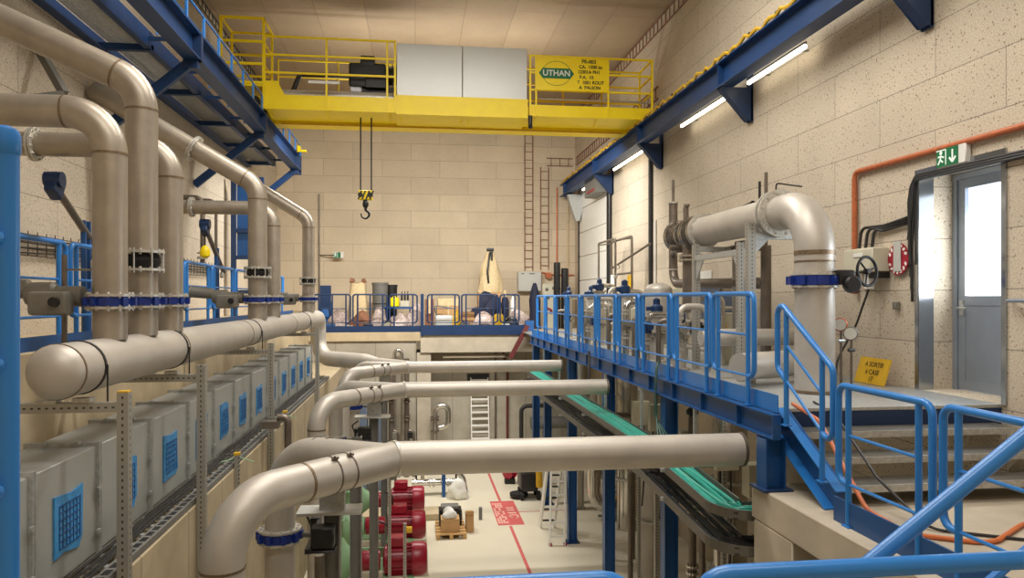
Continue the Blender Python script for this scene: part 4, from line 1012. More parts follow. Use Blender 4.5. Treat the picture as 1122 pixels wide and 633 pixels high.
MB().tube([(5.0, 9.9, 6.95), (5.0, 9.9, 7.05), (5.0, 9.2, 6.9)], .012, 6, .05).cyl((5.0, 10.4, 6.8), (5.0, 10.4, 7.15), .02, n=8).cyl((4.9, 10.9, 6.78), (4.9, 10.4, 6.83), .04, n=8).build('instrument', 'black', mf)
ut = thing('looped_pipe', 'dark stainless pipe loop standing open at the top behind the big pipe', 'pipe', (5.0, 13, 5.7))
MB().tube([(5.0, 14.1, 7.30), (5.0, 14.1, 5.72), (5.0, 10.2, 5.66)], .085, 16, .3, 8).tube([(5.0, 14.1, 7.3), (5.0, 14.1, 7.75)], .028, 8).tube([(5.0, 10.2, DECK), (5.0, 10.2, 6.2)], .075, 14).tube([(5.0, 10.2, 6.2), (5.0, 10.2, 7.25)], .026, 8).build('pipe_run', 'pipe_dark', ut)
MB().tube([(5.0, 14.1, 6.9), (BX, 12.7, 6.62)], .07, 12).tube([(5.0, 14.1, 6.3), (BX, 12.7, 6.42)], .07, 12).build('branch', 'pipe_dark', ut)
MB().ring((5.0, 14.1, 7.3), (0, 0, 1), .03, .1, .03).ring((5.0, 14.1, 6.0), (0, 0, 1), .08, .095, .03).build('collar', 'flange', ut)
# galvanised frame
gf = thing('pipe_trestle', 'galvanised perforated steel frame carrying the big pipe', 'frame', (4.4, 10, DECK))
def upr(x, y, z1, par, w=.1):
    MB().box((0, 0, (z1-DECK)/2), (w, w, z1-DECK)).build('upright', 'strut', par, False, tuple(Vector((x, y, DECK))-Vector(par.location)))
upr(4.32, 11.15, 6.27, gf); upr(4.26, 9.12, 6.40, gf); upr(4.24, 9.38, 6.18, gf, .08); upr(4.98, 9.12, 6.2, gf); upr(4.98, 11.15, 6.2, gf)
MB().b2((4.28, 9.42, 6.02), (4.34, 11.1, 6.10)).b2((4.31, 9.08, 6.20), (5.05, 9.16, 6.28)).b2((4.31, 11.11, 6.16), (5.05, 11.19, 6.24)).build('cross_beam', 'galv', gf)
m = MB()
for y0, s in ((9.45, 1), (11.08, -1)): m.prism([(0, 0), (.3*s, 0), (0, -.3)], (4.29, y0, 6.02), (0, 1, 0), (0, 0, 1), (.02, 0, 0))
m.prism([(0, 0), (.18, 0), (0, -.18)], (4.32, 9.1, 6.2), (1, 0, 0), (0, 0, 1), (0, .02, 0)); m.build('gusset', 'galv', gf)
tag(MB().tube([(3.95, 8.75, DECK+.25), (5.6, 9.6, DECK+.25)], .17, 20).build('deck_pipe', 'pipe'), 'pale pipe lying low on the deck behind the first walkway rail', 'pipe')
tag(MB().tube([(3.9, 9.9, DECK+.55), (5.7, 9.9, DECK+.55), (5.7, 9.9, DECK)], .12, 16, .3).build('deck_pipe', 'pipe'), 'pale pipe crossing behind the second walkway rail', 'pipe')
tag(MB().b2((5.45, 13.0, 5.0), (5.999, 14.0, 5.65), .01).build('control_cabinet', 'cabinet'), 'blue grey cabinet against the wall beyond the manifold', 'cabinet')

# ------------------------------------------------------------------ cable trays below the walkway
def tray_run(label, path, w, cover):
    t = thing('cable_tray', label, 'cable tray', path[0])
    P = fillet(path, .2, 6)
    Q = [P[0]]
    for a, b in zip(P[:-1], P[1:]):
        n = max(1, int((b-a).length/.7))
        for i in range(n): Q.append(a.lerp(b, (i+1)/n))
    N = []
    for i in range(len(Q)):
        d = (Q[min(i+1, len(Q)-1)]-Q[max(i-1, 0)]); N.append(Vector((d.y, -d.x, 0)).normalized())
    off = lambda i, x, z: Q[i]+N[i]*x+Vector((0, 0, z))
    for x in (-w/2, w/2):
        m = MB()
        for i in range(len(Q)-1): m.beam(off(i, x, .05), off(i+1, x, .05), .012, .1)
        m.build('side_rail', 'tray', t)
    m = MB()
    for i in range(len(Q)-1):
        for f in (.25, .75):
            a = off(i, -w/2, .02).lerp(off(i+1, -w/2, .02), f); b = off(i, w/2, .02).lerp(off(i+1, w/2, .02), f); m.beam(a, b, .03, .02)
    m.build('tray_rung', 'galv', t)
    m = MB(); r = random.Random(len(label)); k = int(w/.045)
    for j in range(k):
        x = -w/2+.035+(w-.07)*j/(k-1); ph = r.uniform(0, 6)
        m.tube([off(i, x+.012*math.sin(i*1.3+ph), .055+.014*math.sin(i*.9+ph)) for i in range(len(Q))], .024, 6)
    m.build('cable', cover, t)
    return t
tray_run('teal cable bundle in the upper ladder tray under the walkway', [(3.16, 21, 3.40), (3.16, 9.6, 3.40), (3.16, 7.22, 3.25), (4.12, 7.22, 3.19), (4.12, 2.6, 3.1)], .36, 'teal')
tray_run('black cable bundle in the lower ladder tray below the teal one', [(3.16, 21, 3.06), (3.16, 9.6, 3.06), (3.16, 7.2, 2.9), (4.1, 7.2, 2.85), (4.1, 2.6, 2.78)], .38, 'cable')
for i in range(6):
    y = 8.7+i*2.15
    tag(MB().b2((2.93, y-.02, 3.355), (3.40, y+.02, 3.395)).b2((2.93, y-.02, 3.01), (3.40, y+.02, 3.05)).b2((3.34, y-.02, 2.9), (3.38, y+.02, 4.105)).build('tray_hanger', 'galv'), f'{od(i, 6)} galvanised hanger carrying the trays under the walkway', 'hanger', 'tray hangers')
t = thing('loose_cable', 'dark green loose cables hanging over the walkway beam at the second column', 'cable', (3.33, 9.95, 4.3))
m = MB()
for k in range(4): m.tube([(3.46, 10.3, 4.56), (3.36, 10.1+.03*k, 4.57-.02*k), (3.30+.01*k, 10.02+.025*k, 4.2), (3.31, 10.0+.04*k, 3.8), (3.2+.06*k, 9.6-.1*k, 3.45)], .012, 6, .15)
m.build('cable', pbr('dark_green_cable', (34, 74, 62), .5), t)
m = MB()
for k in range(2): m.tube([(3.33, 14.1+.1*k, 4.42), (3.30, 14.0+.1*k, 4.1), (3.28, 13.9, 3.6)], .014, 6, .1)
tag(m.build('loose_cable', 'cable'), 'thin dark cables dropping from the walkway beam between middle columns', 'cable')
# lamps below the deck
for i, y in enumerate((9.0, 12.0, 15.2, 18.6)):
    t = thing('tube_lamp', f'{ORD[i]} white tube lamp hanging below the walkway deck', 'lamp', (4.1, y, 4.0), 0, 'tube lamps under the deck')
    MB().cyl((4.05, y-.6, 4.03), (4.05, y+.6, 4.03), .03, n=10).build('tube', 'tube', t)
    MB().b2((4.01, y-.62, 4.065), (4.09, y+.62, 4.1)).b2((4.04, y-.4, 4.1), (4.06, y-.38, 4.32)).b2((4.04, y+.38, 4.1), (4.06, y+.4, 4.32)).build('housing', 'white', t)
# pipes and tanks standing below the deck
def vessel(x, y, z0, z1, r, label, mat='pipe', group=None, name='vessel', flz=(), legs=False):
    t = thing(name, label, 'vessel', (x, y, z0), 0, group)
    h = z1-z0; b0 = .25 if legs else 0
    dome = [(r*math.cos(a), h-r*.5+r*.5*math.sin(a)) for a in [PI/2*i/7 for i in range(8)]]
    base = [(r*.5, b0), (r*.9, b0+.04), (r, b0+.1)] if legs else [(r, 0)]
    MB().lathe(base+dome, (x, y, z0), (0, 0, 1), 24).build('shell', mat, t)
    w = MB()
    for z in flz: wrap_flange(w, (x, y, z), (0, 0, 1), r*.98, .025)
    if flz: w.build('flange', 'flange', t)
    if legs:
        for k in range(3):
            a = 2*PI*k/3; MB().cyl((x+r*.8*math.cos(a), y+r*.8*math.sin(a), z0), (x+r*.8*math.cos(a), y+r*.8*math.sin(a), z0+.4), .03, n=8).build('leg', 'galv', t)
    MB().tube([(x-r*.95, y, z0+h*.55), (x-r-.2, y, z0+h*.55), (x-r-.2, y, z0+b0)], .05, 10, .1).cyl((x-r-.2, y, z0+b0), (x-r-.2, y, z0), .05, n=10).build('outlet_pipe', 'pipe_dark', t)
    return t
GV = 'stainless vessels under the deck'
for i, (x, y, z1, r, n) in enumerate(((4.6, 8.6, 3.9, .3, 'nearest'), (4.9, 11.2, 3.7, .26, 'second'), (4.5, 13.9, 3.9, .22, 'third'), (5.0, 17.2, 3.8, .28, 'farthest'))):
    vessel(x, y, 0, z1, r, f'{n} tall stainless vessel standing on the floor below the walkway deck', 'chrome' if i % 2 else 'pipe', GV, flz=(1.2, 2.6))
for i, (y, z) in enumerate(((8.3, 3.75), (10.6, 3.7), (15.2, 3.75))):
    t = thing('valve_stack', f'{["nearest","middle","farthest"][i]} stack of flanged valves below the walkway deck', 'valve', (4.0, y, 2.0), 0, 'valve stacks under the deck')
    MB().cyl((4.05, y, 0), (4.05, y, z), .06, n=12).tube([(4.05, y, 3.0), (4.5, y, 3.0), (4.5, y, 0)], .06, 12, .15).build('pipe', 'pipe_dark', t)
    w = MB()
    for q in (1.4, 1.5, 2.6, 2.7, 3.3, 3.4): wrap_flange(w, (4.05, y, q), (0, 0, 1), .065, .02)
    w.build('flange', 'chrome', t)
    MB().lathe([(.03, 0), (.09, .04), (.09, .1), (.03, .14)], (4.05, y, z)).cyl((4.05, y, z-.15), (4.05, y, z), .02, n=8).build('handwheel', 'cobalt' if i != 1 else 'black', t)
    MB().b2((3.95, y+.2, 3.05), (4.2, y+.4, 3.45), .01).cyl((4.05, y+.06, 3.2), (4.05, y+.2, 3.2), .03).build('terminal_box', 'cream', t)
t = thing('floor_pipes', 'pair of shiny stainless pipes lying low on the floor under the walkway', 'pipe', (5, 18.2, 0))
MB().tube([(4.35, 18.0, 2.6), (4.35, 18.0, .32), (5.95, 18.0, .32)], .17, 20, .4, 10).build('lower_pipe', 'chrome', t)
MB().tube([(4.55, 18.6, 3.2), (4.55, 18.6, .95), (5.95, 18.6, .95)], .15, 20, .3, 10).build('upper_pipe', 'pipe', t)
m = MB()
for x in (4.95, 5.35): m.ring((x, 18.0, .32), (1, 0, 0), .165, .19, .03).ring((x, 18.6, .95), (1, 0, 0), .145, .17, .03)
m.build('pipe_clamp', 'galv', t)
MB().b2((4.5, 17.8, .0), (5.95, 17.84, .06)).b2((4.5, 18.16, 0), (5.95, 18.2, .06)).b2((4.9, 17.8, .06), (5.0, 18.2, .16)).b2((5.7, 17.8, .06), (5.8, 18.2, .16)).b2((5.6, 18.5, 0), (5.68, 18.7, .82)).build('skid', 'galv', t)
for i, (x, y, n) in enumerate(((4.02, 18.9, 'left'), (4.25, 19.0, 'right'))):
    tag(MB().cyl((x, y, 0), (x, y, 4.0), .085, n=16).cyl((x, y, 0), (x, y, .03), .12, n=16).build('standpipe', 'pipe'), f'{n} upright stainless pipe of the pair behind the tall ladder', 'pipe', 'pair of upright pipes')
t = thing('warning_box', 'white box with a yellow band on the shiny floor pipes', 'box', (4.85, 17.95, .5))
MB().b2((4.72, 17.85, .515), (5.05, 18.1, .72), .01).build('box', 'white', t); MB().b2((4.717, 17.847, .53), (5.053, 18.103, .58)).build('yellow_band', 'yellow', t)

# ------------------------------------------------------------------ equipment standing on the deck behind the rails
def pump_col(x, y, top, r, label, cap='blue_dark'):
    t = thing('valve_column', label, 'valve', (x, y, DECK), 0, 'valve columns behind the walkway rails')
    MB().lathe([(r*1.6, 0), (r*1.6, .03), (r, .04), (r, top-DECK-.3)], (x, y, DECK), (0, 0, 1), 18).build('column', 'pipe', t)
    w = MB(); wrap_flange(w, (x, y, DECK+.45), (0, 0, 1), r); wrap_flange(w, (x, y, DECK+.5), (0, 0, 1), r); wrap_flange(w, (x, y, top-.3), (0, 0, 1), r); w.build('flange', 'chrome', t)
    MB().lathe([(r*.5, 0), (r*.9, .03), (r*.9, .14), (r*.5, .18), (r*.5, .26), (.02, .29)], (x, y, top-.29), (0, 0, 1), 18).box((x-r*1.0, y, top-.2), (.12, .1, .1), None, .02).build('actuator', cap, t)
    MB().tube([(x, y, DECK+.75), (x-.3, y+.1, DECK+.75), (x-.3, y+.1, DECK)], .04, 10, .1).build('side_pipe', 'pipe_dark', t)
    return t
for i, a in enumerate(((4.0, 11.0, 5.35, .1), (4.1, 12.4, 5.45, .12), (4.25, 14.9, 5.82, .13), (4.3, 17.2, 5.9, .12), (4.35, 18.3, 5.75, .1), (4.1, 19.8, 5.75, .1))):
    pump_col(*a, f'{ORD[i] if i < 5 else "farthest"} stainless valve column with a dark blue top behind the walkway rails')
vessel(4.4, 13.2, DECK, 5.72, .25, 'bright stainless vessel with a domed top behind the walkway rails', 'pipe', None, legs=True)
for i, (x, y, h, n) in enumerate(((5.2, 12.2, 1.1, 'near'), (5.2, 17.4, 1.15, 'middle'), (5.2, 20.2, 1.2, 'far'))):
    t = thing('pipe_rack', f'{n} low rack of thin stainless pipes on the deck behind the rails', 'pipe rack', (x, y, DECK), 0, 'low pipe racks on the deck')
    m = MB()
    for dx in (-.45, .45):
        for dy_ in (-.5, .5): m.cyl((x+dx, y+dy_, DECK), (x+dx, y+dy_, DECK+h), .025, n=8)
    m.build('frame', 'galv', t)
    m = MB()
    for k in range(4): m.tube([(x-.5, y-.6, DECK+.25+.22*k), (x-.5, y+.55, DECK+.25+.22*k), (x+.5, y+.55, DECK+.25+.22*k)], .035, 10, .1)
    m.build('pipe', 'pipe', t)
    w = MB()
    for k in range(4): wrap_flange(w, (x-.5, y-.2+.1*k, DECK+.25+.22*k), (0, 1, 0), .04, .03)
    w.build('flange', 'chrome', t)
    MB().b2((x-.2, y-.45, DECK+.4), (x+.2, y-.2, DECK+.85), .01).b2((x-.18, y-.3, DECK), (x+.18, y-.26, DECK+.4)).build('instrument_box', 'cream', t)
tf = thing('tube_rack', 'tall square frame of thin stainless tubes by the right wall', 'frame', (5.5, 19.8, DECK))
m = MB()
P1, P2 = (5.6, 18.9), (5.6, 21.0)
m.tube([(5.6, 18.95, DECK), (5.6, 18.95, 7.05), (5.6, 21.0, 7.05), (5.6, 21.0, DECK)], .035, 8, .08)
m.tube([(5.2, 19.1, DECK), (5.2, 19.1, 7.0), (5.2, 20.9, 7.0), (5.2, 20.9, DECK)], .03, 8, .08).tube([(5.2, 19.1, 6.95), (5.6, 18.95, 7.0)], .02, 6).tube([(5.2, 20.9, 6.95), (5.6, 21.0, 7.0)], .02, 6)
m.tube([(5.6, 17.4, 6.75), (5.6, 20.9, 6.3)], .03, 8).tube([(5.6, 18.95, 6.1), (5.6, 21.0, 6.1)], .03, 8); m.build('tube', 'pipe_dark', tf)
MB().b2((5.55, 20.3, 5.55), (5.58, 20.9, 6.1), .005).build('white_panel', 'white', tf)
MB().b2((5.55, 18.9, 5.7), (5.57, 19.2, 6.05)).build('yellow_tag', 'yellow_dull', tf)
w = MB(); wrap_flange(w, (5.6, 20.3, 6.3), (0, 1, .0), .04, .03); wrap_flange(w, (5.2, 19.1, 6.0), (0, 0, 1), .04, .04); w.build('flange', 'flange', tf)
tag(MB().b2((5.96, 14.6, 4.9), (5.995, 15.6, 6.0), .004).build('notice_sheet', 'white'), 'white sheet fixed to the right wall behind the looped pipe', 'notice')
tag(MB().b2((5.4, 15.9, DECK), (5.95, 16.6, 5.65), .012).build('control_cabinet', 'cream'), 'cream control cabinet standing against the right wall beyond the looped pipe', 'cabinet')
PP = [(3.85, 10.6, 1.25, .045), (4.5, 11.6, 1.4, .06), (3.8, 12.0, 1.1, .05), (5.0, 11.9, 1.5, .05), (3.9, 13.6, 1.3, .06), (5.3, 14.3, 1.55, .05), (3.8, 15.6, 1.35, .05), (4.6, 16.2, 1.5, .07), (3.9, 16.6, 1.2, .05), (4.7, 17.8, 1.6, .05), (3.9, 19.0, 1.4, .06), (4.8, 19.3, 1.7, .06)]
for i, (x, y, h, r) in enumerate(PP):
    t = thing('process_pipe', f'{od(i, 12)} slim stainless process pipe behind the walkway rails, counted from the stair', 'pipe', (x, y, DECK), 0, 'slim process pipes on the deck')
    z = DECK; h -= .28
    MB().tube([(x, y, z), (x, y, z+h), (x+.45, y+.05, z+h), (x+.45, y+.05, z)], r, 12, .14).build('pipe', 'chrome' if i % 3 else 'pipe', t)
    m = MB()
    for q in (.35, .42, .8, .86): wrap_flange(m, (x, y, z+q), (0, 0, 1), r, .02)
    m.build('flange', 'flange', t)
    MB().box((x-.02, y-.03, z+.61), (.1+r, .12+r, .2), None, .02).cyl((x, y-.1, z+.62), (x, y-.2, z+.62), .02, n=8).lathe([(.05, 0), (.06, .02), (.05, .04)], (x, y-.18, z+.62), (0, -1, 0), 12).build('valve_body', ('grey_act', 'black', 'blue_dark', 'yellow_dull')[i % 4], t)
for i, (x, y, z) in enumerate(((3.85, 9.0, 3.5), (3.8, 11.5, 3.55), (3.85, 12.6, 3.45), (3.8, 14.8, 3.5))):
    t = thing('junction_post', f'{ORD[i]} perforated post with a cream junction box below the walkway', 'post', (x, y, 0), 0, 'junction box posts')
    MB().b2((x-.03, y-.03, 0), (x+.03, y+.03, 4.0)).build('upright', 'strut', t)
    MB().b2((x-.15, y-.13, z-.2), (x+.15, y-.03, z+.22), .01).build('box', 'cream', t)
    MB().tube([(x-.08, y-.08, z-.2), (x-.08, y-.08, z-.6), (x-.3, y-.05, z-.85)], .015, 6, .08).tube([(x+.06, y-.08, z-.2), (x+.06, y-.08, z-1.2), (x+.04, y-.05, z-1.6)], .015, 6, .08).build('cable', 'cable', t)
# hoses by the steps
tag(MB().tube([(3.7, 6.98, DECK+.05), (3.68, 6.45, 4.32), (3.68, 6.1, 4.02), (3.66, 5.7, 3.72), (3.75, 5.3, LAND+.02), (4.2, 5.0, LAND+.02), (4.8, 5.4, LAND+.02), (5.9, 5.6, LAND+.02)], .019, 8, .25).build('hose', 'orange'), 'orange hose trailing down the grating steps onto the landing', 'hose')
tag(MB().tube([(4.1, 7.3, DECK+.02), (4.1, 6.9, 4.3), (3.95, 6.0, 3.9), (4.0, 5.4, LAND+.015), (5.0, 4.8, LAND+.015), (5.9, 4.6, LAND+.015)], .012, 8, .2).build('cable', 'cable'), 'thin black cable running down the steps onto the landing', 'cable')

# ------------------------------------------------------------------ lower rear area
for i, (a, b, h, n) in enumerate(((-1.72, -1.35, 2.6, 'narrow'), (-1.3, -.85, 2.62, 'wide'))):
    t = thing('switch_cabinet', f'{n} blue grey switch cabinet on the floor behind the crossing pipes', 'cabinet', ((a+b)/2, 21.5, 0), 0, 'blue grey cabinets')
    MB().b2((a, 21.4, .06), (b, 21.9, h), .01).b2((a+.02, 21.42, 0), (b-.02, 21.88, .06)).build('body', 'cabinet', t)
    dr = MB().b2((a+.03, 21.385, .12), (b-.03, 21.4, h-.06), .004).build('door', 'cabinet', t)
    MB().b2((b-.09, 21.37, 1.2), (b-.06, 21.385, 1.4)).build('handle', 'black', dr)
for i, (x, n) in enumerate(((-.72, 'left'), (-.26, 'right'))):
    t = thing('valve_riser', f'{n} upright process pipe with a black handwheel in front of the rear wall', 'pipe', (x, 23, 0), 0, 'upright process pipes at the rear')
    MB().cyl((x, 23, 0), (x, 23, 3.6), .08, n=14).tube([(x, 23, 1.4), (x+.22, 23, 1.4), (x+.22, 23, .0)], .05, 12, .15).build('pipe', 'pipe_dark', t)
    w = MB()
    for z in (1.0, 1.1, 1.75, 1.85, 2.3): wrap_flange(w, (x, 23, z), (0, 0, 1), .085, .03)
    w.build('flange', 'chrome', t)
    MB().cyl((x, 22.95, 2.45), (x, 22.6, 2.45), .03, n=8).box((x, 22.75, 2.5), (.3, .3, .1), None, .03).build('handwheel', 'black', t)
    MB().box((x+.1, 22.8, 1.3), (.14, .14, .2), None, .02).build('actuator', 'grey_act' if i == 0 else 'black', t)
t = thing('bent_pipe', 'polished pipe bend with valves right of the concrete column', 'pipe', (.95, 23.9, 0))
MB().tube([(.62, 24.0, 0), (.62, 24.0, 2.0), (1.05, 24.0, 2.0), (1.05, 24.0, 1.35), (.75, 24.0, 1.3)], .09, 14, .2).build('pipe', 'chrome', t)
w = MB()
for z in (1.2, 1.55, 1.65): wrap_flange(w, (.62, 24.0, z), (0, 0, 1), .095, .03)
w.build('flange', 'pipe_dark', t)
t = thing('wall_ladder', 'white aluminium ladder leaning against the lower rear wall', 'ladder', (2.15, 24.9, 0))
for x in (1.86, 2.44): MB().beam((x, 24.7, 0), (x, 25.27, 2.75), .03, .08).build('stile', 'white', t)
for k in range(13):
    f = (k+.5)/13; MB().b2((1.87, 24.7+.57*f-.05, 2.75*f), (2.43, 24.7+.57*f+.05, 2.75*f+.05)).build('rung', 'white', t)
tag(MB().b2((1.74, 25.24, 2.65), (2.48, 25.3, 2.88)).build('wall_vent', 'black'), 'dark opening in the lower rear wall above the ladder', 'vent')
tag(MB().tube([(3.1, 25.2, 0), (3.1, 25.2, 2.9), (2.95, 25.2, 3.6)], .042, 10, .1).build('fire_pipe', 'maroon'), 'dark red upright pipe on the lower rear wall right of the ladder', 'pipe')
tag(MB().tube([(2.7, 25.24, 0), (2.7, 25.24, 3.6)], .035, 8).build('conduit', 'pipe_dark'), 'dark conduit on the lower rear wall beside the red pipe', 'conduit')
tag(MB().tube([(.7, 25.0, .35), (1.75, 25.0, .35)], .1, 14).cyl((.7, 25, 0), (.7, 25, .35), .07).cyl((1.7, 25, 0), (1.7, 25, .35), .07).build('floor_pipe', 'chrome'), 'short shiny pipe near the floor left of the white ladder', 'pipe')
t = thing('pipe_bend', 'black cased pipe bend between the blue columns at the rear', 'pipe', (3.6, 24, 0))
MB().tube([(3.45, 24.3, 0), (3.45, 24.3, 1.9), (5.6, 24.3, 1.9)], .07, 12, .2).cyl((5.6, 24.3, 1.9), (5.6, 24.3, 0), .07).build('pipe', 'cable', t)
MB().cyl((3.8, 24.5, 1.3), (5.6, 24.5, 1.3), .2, n=18).b2((4.2, 24.4, 0), (4.3, 24.6, 1.15)).b2((5.2, 24.4, 0), (5.3, 24.6, 1.15)).build('drum', 'grey', t)
tag(MB().tube([(.9, 24.7, 3.52), (3.0, 24.7, 3.52), (3.3, 23.2, 3.3)], .06, 12, .2).b2((1.2, 24.69, 3.57), (1.22, 24.71, 3.685)).b2((2.6, 24.69, 3.57), (2.62, 24.71, 3.685)).build('crossing_pipe', 'chrome'), 'thin polished pipe hanging just below the rear platform slab', 'pipe')
tag(MB().beam((3.03, 23.9, 3.5), (3.6, 23.9, 4.55), .08, .14).build('brace', 'maroon'), 'dark red slanting brace where the walkway meets the rear platform', 'brace')
tag(MB().tube([(-.65, 24.0, 3.1), (-.65, 24.0, 3.75), (-.5, 24.0, 3.8), (-.42, 24.0, 3.7), (-.42, 24.0, 3.1)], .06, 10, .1).cyl((-.65, 24, 3.1), (-.65, 24, 0), .05).cyl((-.42, 24, 3.1), (-.42, 24, 0), .05).build('vent_pipe', 'chrome'), 'small polished hooked pipe against the platform front', 'pipe')
t = thing('pipe_skid', 'skid of small shiny pipes and valves on the floor beyond the pumps', 'pipe', (.5, 21, 0))
m = MB().tube([(-.1, 20.8, 1.0), (1.2, 20.8, 1.0)], .06, 12).tube([(-.1, 20.8, .35), (1.2, 20.8, .35)], .09, 12).tube([(.2, 20.8, 1.0), (.2, 20.8, .4)], .05, 10).tube([(1.0, 20.6, .9), (1.3, 20.5, .5), (1.35, 20.4, .2)], .07, 12, .1)
m.build('pipe', 'chrome', t)
w = MB()
for x in (0, .4, .5, .9): wrap_flange(w, (x, 20.8, 1.0), (1, 0, 0), .065, .03); wrap_flange(w, (x, 20.8, .35), (1, 0, 0), .09, .03)
w.build('flange', 'flange', t)
MB().b2((.72, 20.5, 0), (.82, 20.6, 1.2)).build('blue_post', 'blue_beam', t)
m = MB().b2((0, 20.75, 0), (.05, 20.85, .95)); m.b2((1.1, 20.75, 0), (1.15, 20.85, .95)).box((.3, 20.7, .72), (.18, .16, .2), None, .03).box((.65, 20.75, .75), (.14, .16, .2), None, .03); m.build('valve_body', 'black', t)
MB().blob((1.2, 20.4, 0), (.25, .25, .3), 4, .3).build('white_fitting', 'white', t)
tag(MB().tube([(-1.95, 11.0, 3.75), (-1.8, 11.0, 3.75), (-1.8, 11.0, 3.3)], .05, 10, .08).b2((-2.15, 10.9, 3.6), (-1.92, 11.1, 3.7)).build('wall_valve', 'pipe_dark'), 'small wall valve on the ledge side beside the middle crossing pipe', 'valve')

# ------------------------------------------------------------------ floor marks and things on the floor
t = thing('floor_line', 'thin red line painted down the middle of the floor', 'floor marking', (2.25, 18, 0))
MB().b2((2.22, 4, .001), (2.29, 17.72, .003)).b2((2.22, 19.95, .001), (2.29, 23.4, .003)).build('line', 'red_mark', t)
tag(MB().b2((2.5, 18.85, .001), (4.2, 18.89, .003)).build('cross_line', 'red_mark'), 'faint red line painted across the floor right of the red square', 'floor marking')
t = thing('floor_sign', 'red painted square with pale marks on the hall floor', 'floor marking', (2.3, 18.85, 0))
MB().b2((1.97, 17.8, .001), (2.61, 19.92, .004)).build('red_field', 'red_mark', t)
m = MB()
r = random.Random(3)
for k in range(12):
    for q in range(4):
        if r.random() < .72: m.b2((2.0+.065*q, 17.95+.15*k, .004), (2.05+.065*q, 18.06+.15*k, .006))
for y in (19.2, 19.0): m.b2((2.33, y, .004), (2.52, y+.09, .006))
m.b2((2.33, 18.75, .004), (2.54, 18.85, .006)).b2((2.33, 18.4, .004), (2.36, 18.65, .006)).b2((2.52, 18.35, .004), (2.56, 18.6, .006)).b2((2.33, 18.58, .004), (2.54, 18.64, .006)).b2((2.33, 18.4, .004), (2.4, 18.45, .006)).b2((2.48, 18.35, .004), (2.56, 18.4, .006))
m.build('pale_marking', 'pale_mark', t)
tag(MB().b2((1.55, 18.3, 0), (1.63, 18.4, .3), .005).build('floor_stub', 'grey'), 'small grey stub standing on the floor left of the red square', 'stub')
t = thing('pallet', 'small wooden pallet on the floor right of the pumps', 'pallet', (.8, 17.4, 0))
m = MB()
for i in range(5): m.b2((.47, 16.9+i*.23, .1), (1.15, 17.05+i*.23, .125))
m.build('deck_board', 'wood', t)
m = MB()
for x in (.47, .77, 1.07): m.b2((x, 16.9, 0), (x+.08, 17.97, .1))
m.build('runner', 'wood', t)
t = thing('cardboard_box', 'open cardboard box with white paper inside on the pallet', 'box', (.8, 17.2, .126))
MB().b2((.58, 17.02, .128), (1.0, 17.4, .42)).build('box', 'card', t); MB().blob((.78, 17.2, .38), (.18, .16, .16), 2, .25).build('paper', 'white', t)
t = thing('toolbox', 'black tool case with a grey lid behind the cardboard box', 'toolbox', (.8, 17.7, .126))
MB().b2((.55, 17.5, .128), (1.08, 17.85, .5), .02).build('case', 'black', t); MB().b2((.6, 17.52, .5), (1.02, 17.83, .58), .025).build('lid', 'grey', t)
t = thing('carton', 'small tan carton at the right side of the pallet', 'box', (1.25, 17.5, 0))
MB().b2((1.17, 17.35, 0), (1.35, 17.7, .42), .008).build('body', 'card', t); MB().b2((1.17, 17.33, .42), (1.35, 17.36, .5)).build('flap', 'card', t)
t = thing('step_ladder', 'white folding ladder standing by the third blue column', 'ladder', (3.05, 16.6, 0))
for k, (ya, yb) in enumerate(((16.2, 16.75), (17.5, 16.95))):
    for x in (2.95, 3.28): MB().beam((x-.02+(.0 if k else 0), ya, 0), (x+.12, yb, 2.1), .045, .11).build('stile', 'white', t)
    for i in range(7):
        f = (i+.6)/7.4; MB().b2((2.96+.14*f, ya+(yb-ya)*f-.03, 2.1*f), (3.26+.14*f, ya+(yb-ya)*f+.03, 2.1*f+.03)).build('rung', 'black' if k else 'white', t)
MB().b2((3.0, 16.72, 2.08), (3.42, 16.98, 2.16), .01).build('top_cap', 'black', t)
for x in (2.94, 3.27): MB().box((x, 16.2, .03), (.07, .09, .06)).build('foot', 'red', t)
t = thing('floor_cleaner', 'yellow and black floor cleaning machine near the far blue columns', 'machine', (3.1, 20.2, 0))
MB().box((3.05, 20.2, .5), (.5, .75, .55), None, .1).build('tank', 'black', t)
MB().box((3.15, 20.2, .95), (.5, .6, .4), None, .1).box((3.3, 19.85, .6), (.18, .2, .5), None, .05).build('hood', 'yellow_dull', t)
m = MB()
for x in (2.85, 3.3):
    for y in (19.95, 20.45): m.cyl((x-.04, y, .12), (x+.04, y, .12), .12, n=14)
m.cyl((2.8, 20.2, .06), (2.8, 20.2, .14), .25, n=18); m.build('wheel', 'rubber', t)
MB().tube([(3.0, 20.4, 1.0), (2.9, 20.6, 1.25), (3.2, 20.6, 1.25)], .02, 8, .05).build('handle', 'grey', t)
t = thing('hose_reel', 'small dark red drum on the floor left of the cleaning machine', 'drum', (2.7, 21.8, 0))
MB().lathe([(.1, -.12), (.22, -.11), (.22, -.08), (.12, -.06), (.12, .06), (.22, .08), (.22, .11), (.1, .12)], (2.75, 21.8, .36), (.8, .6, 0), 18).build('drum', 'red', t)
MB().b2((2.6, 21.7, 0), (2.9, 21.9, .15)).build('stand', 'black', t)

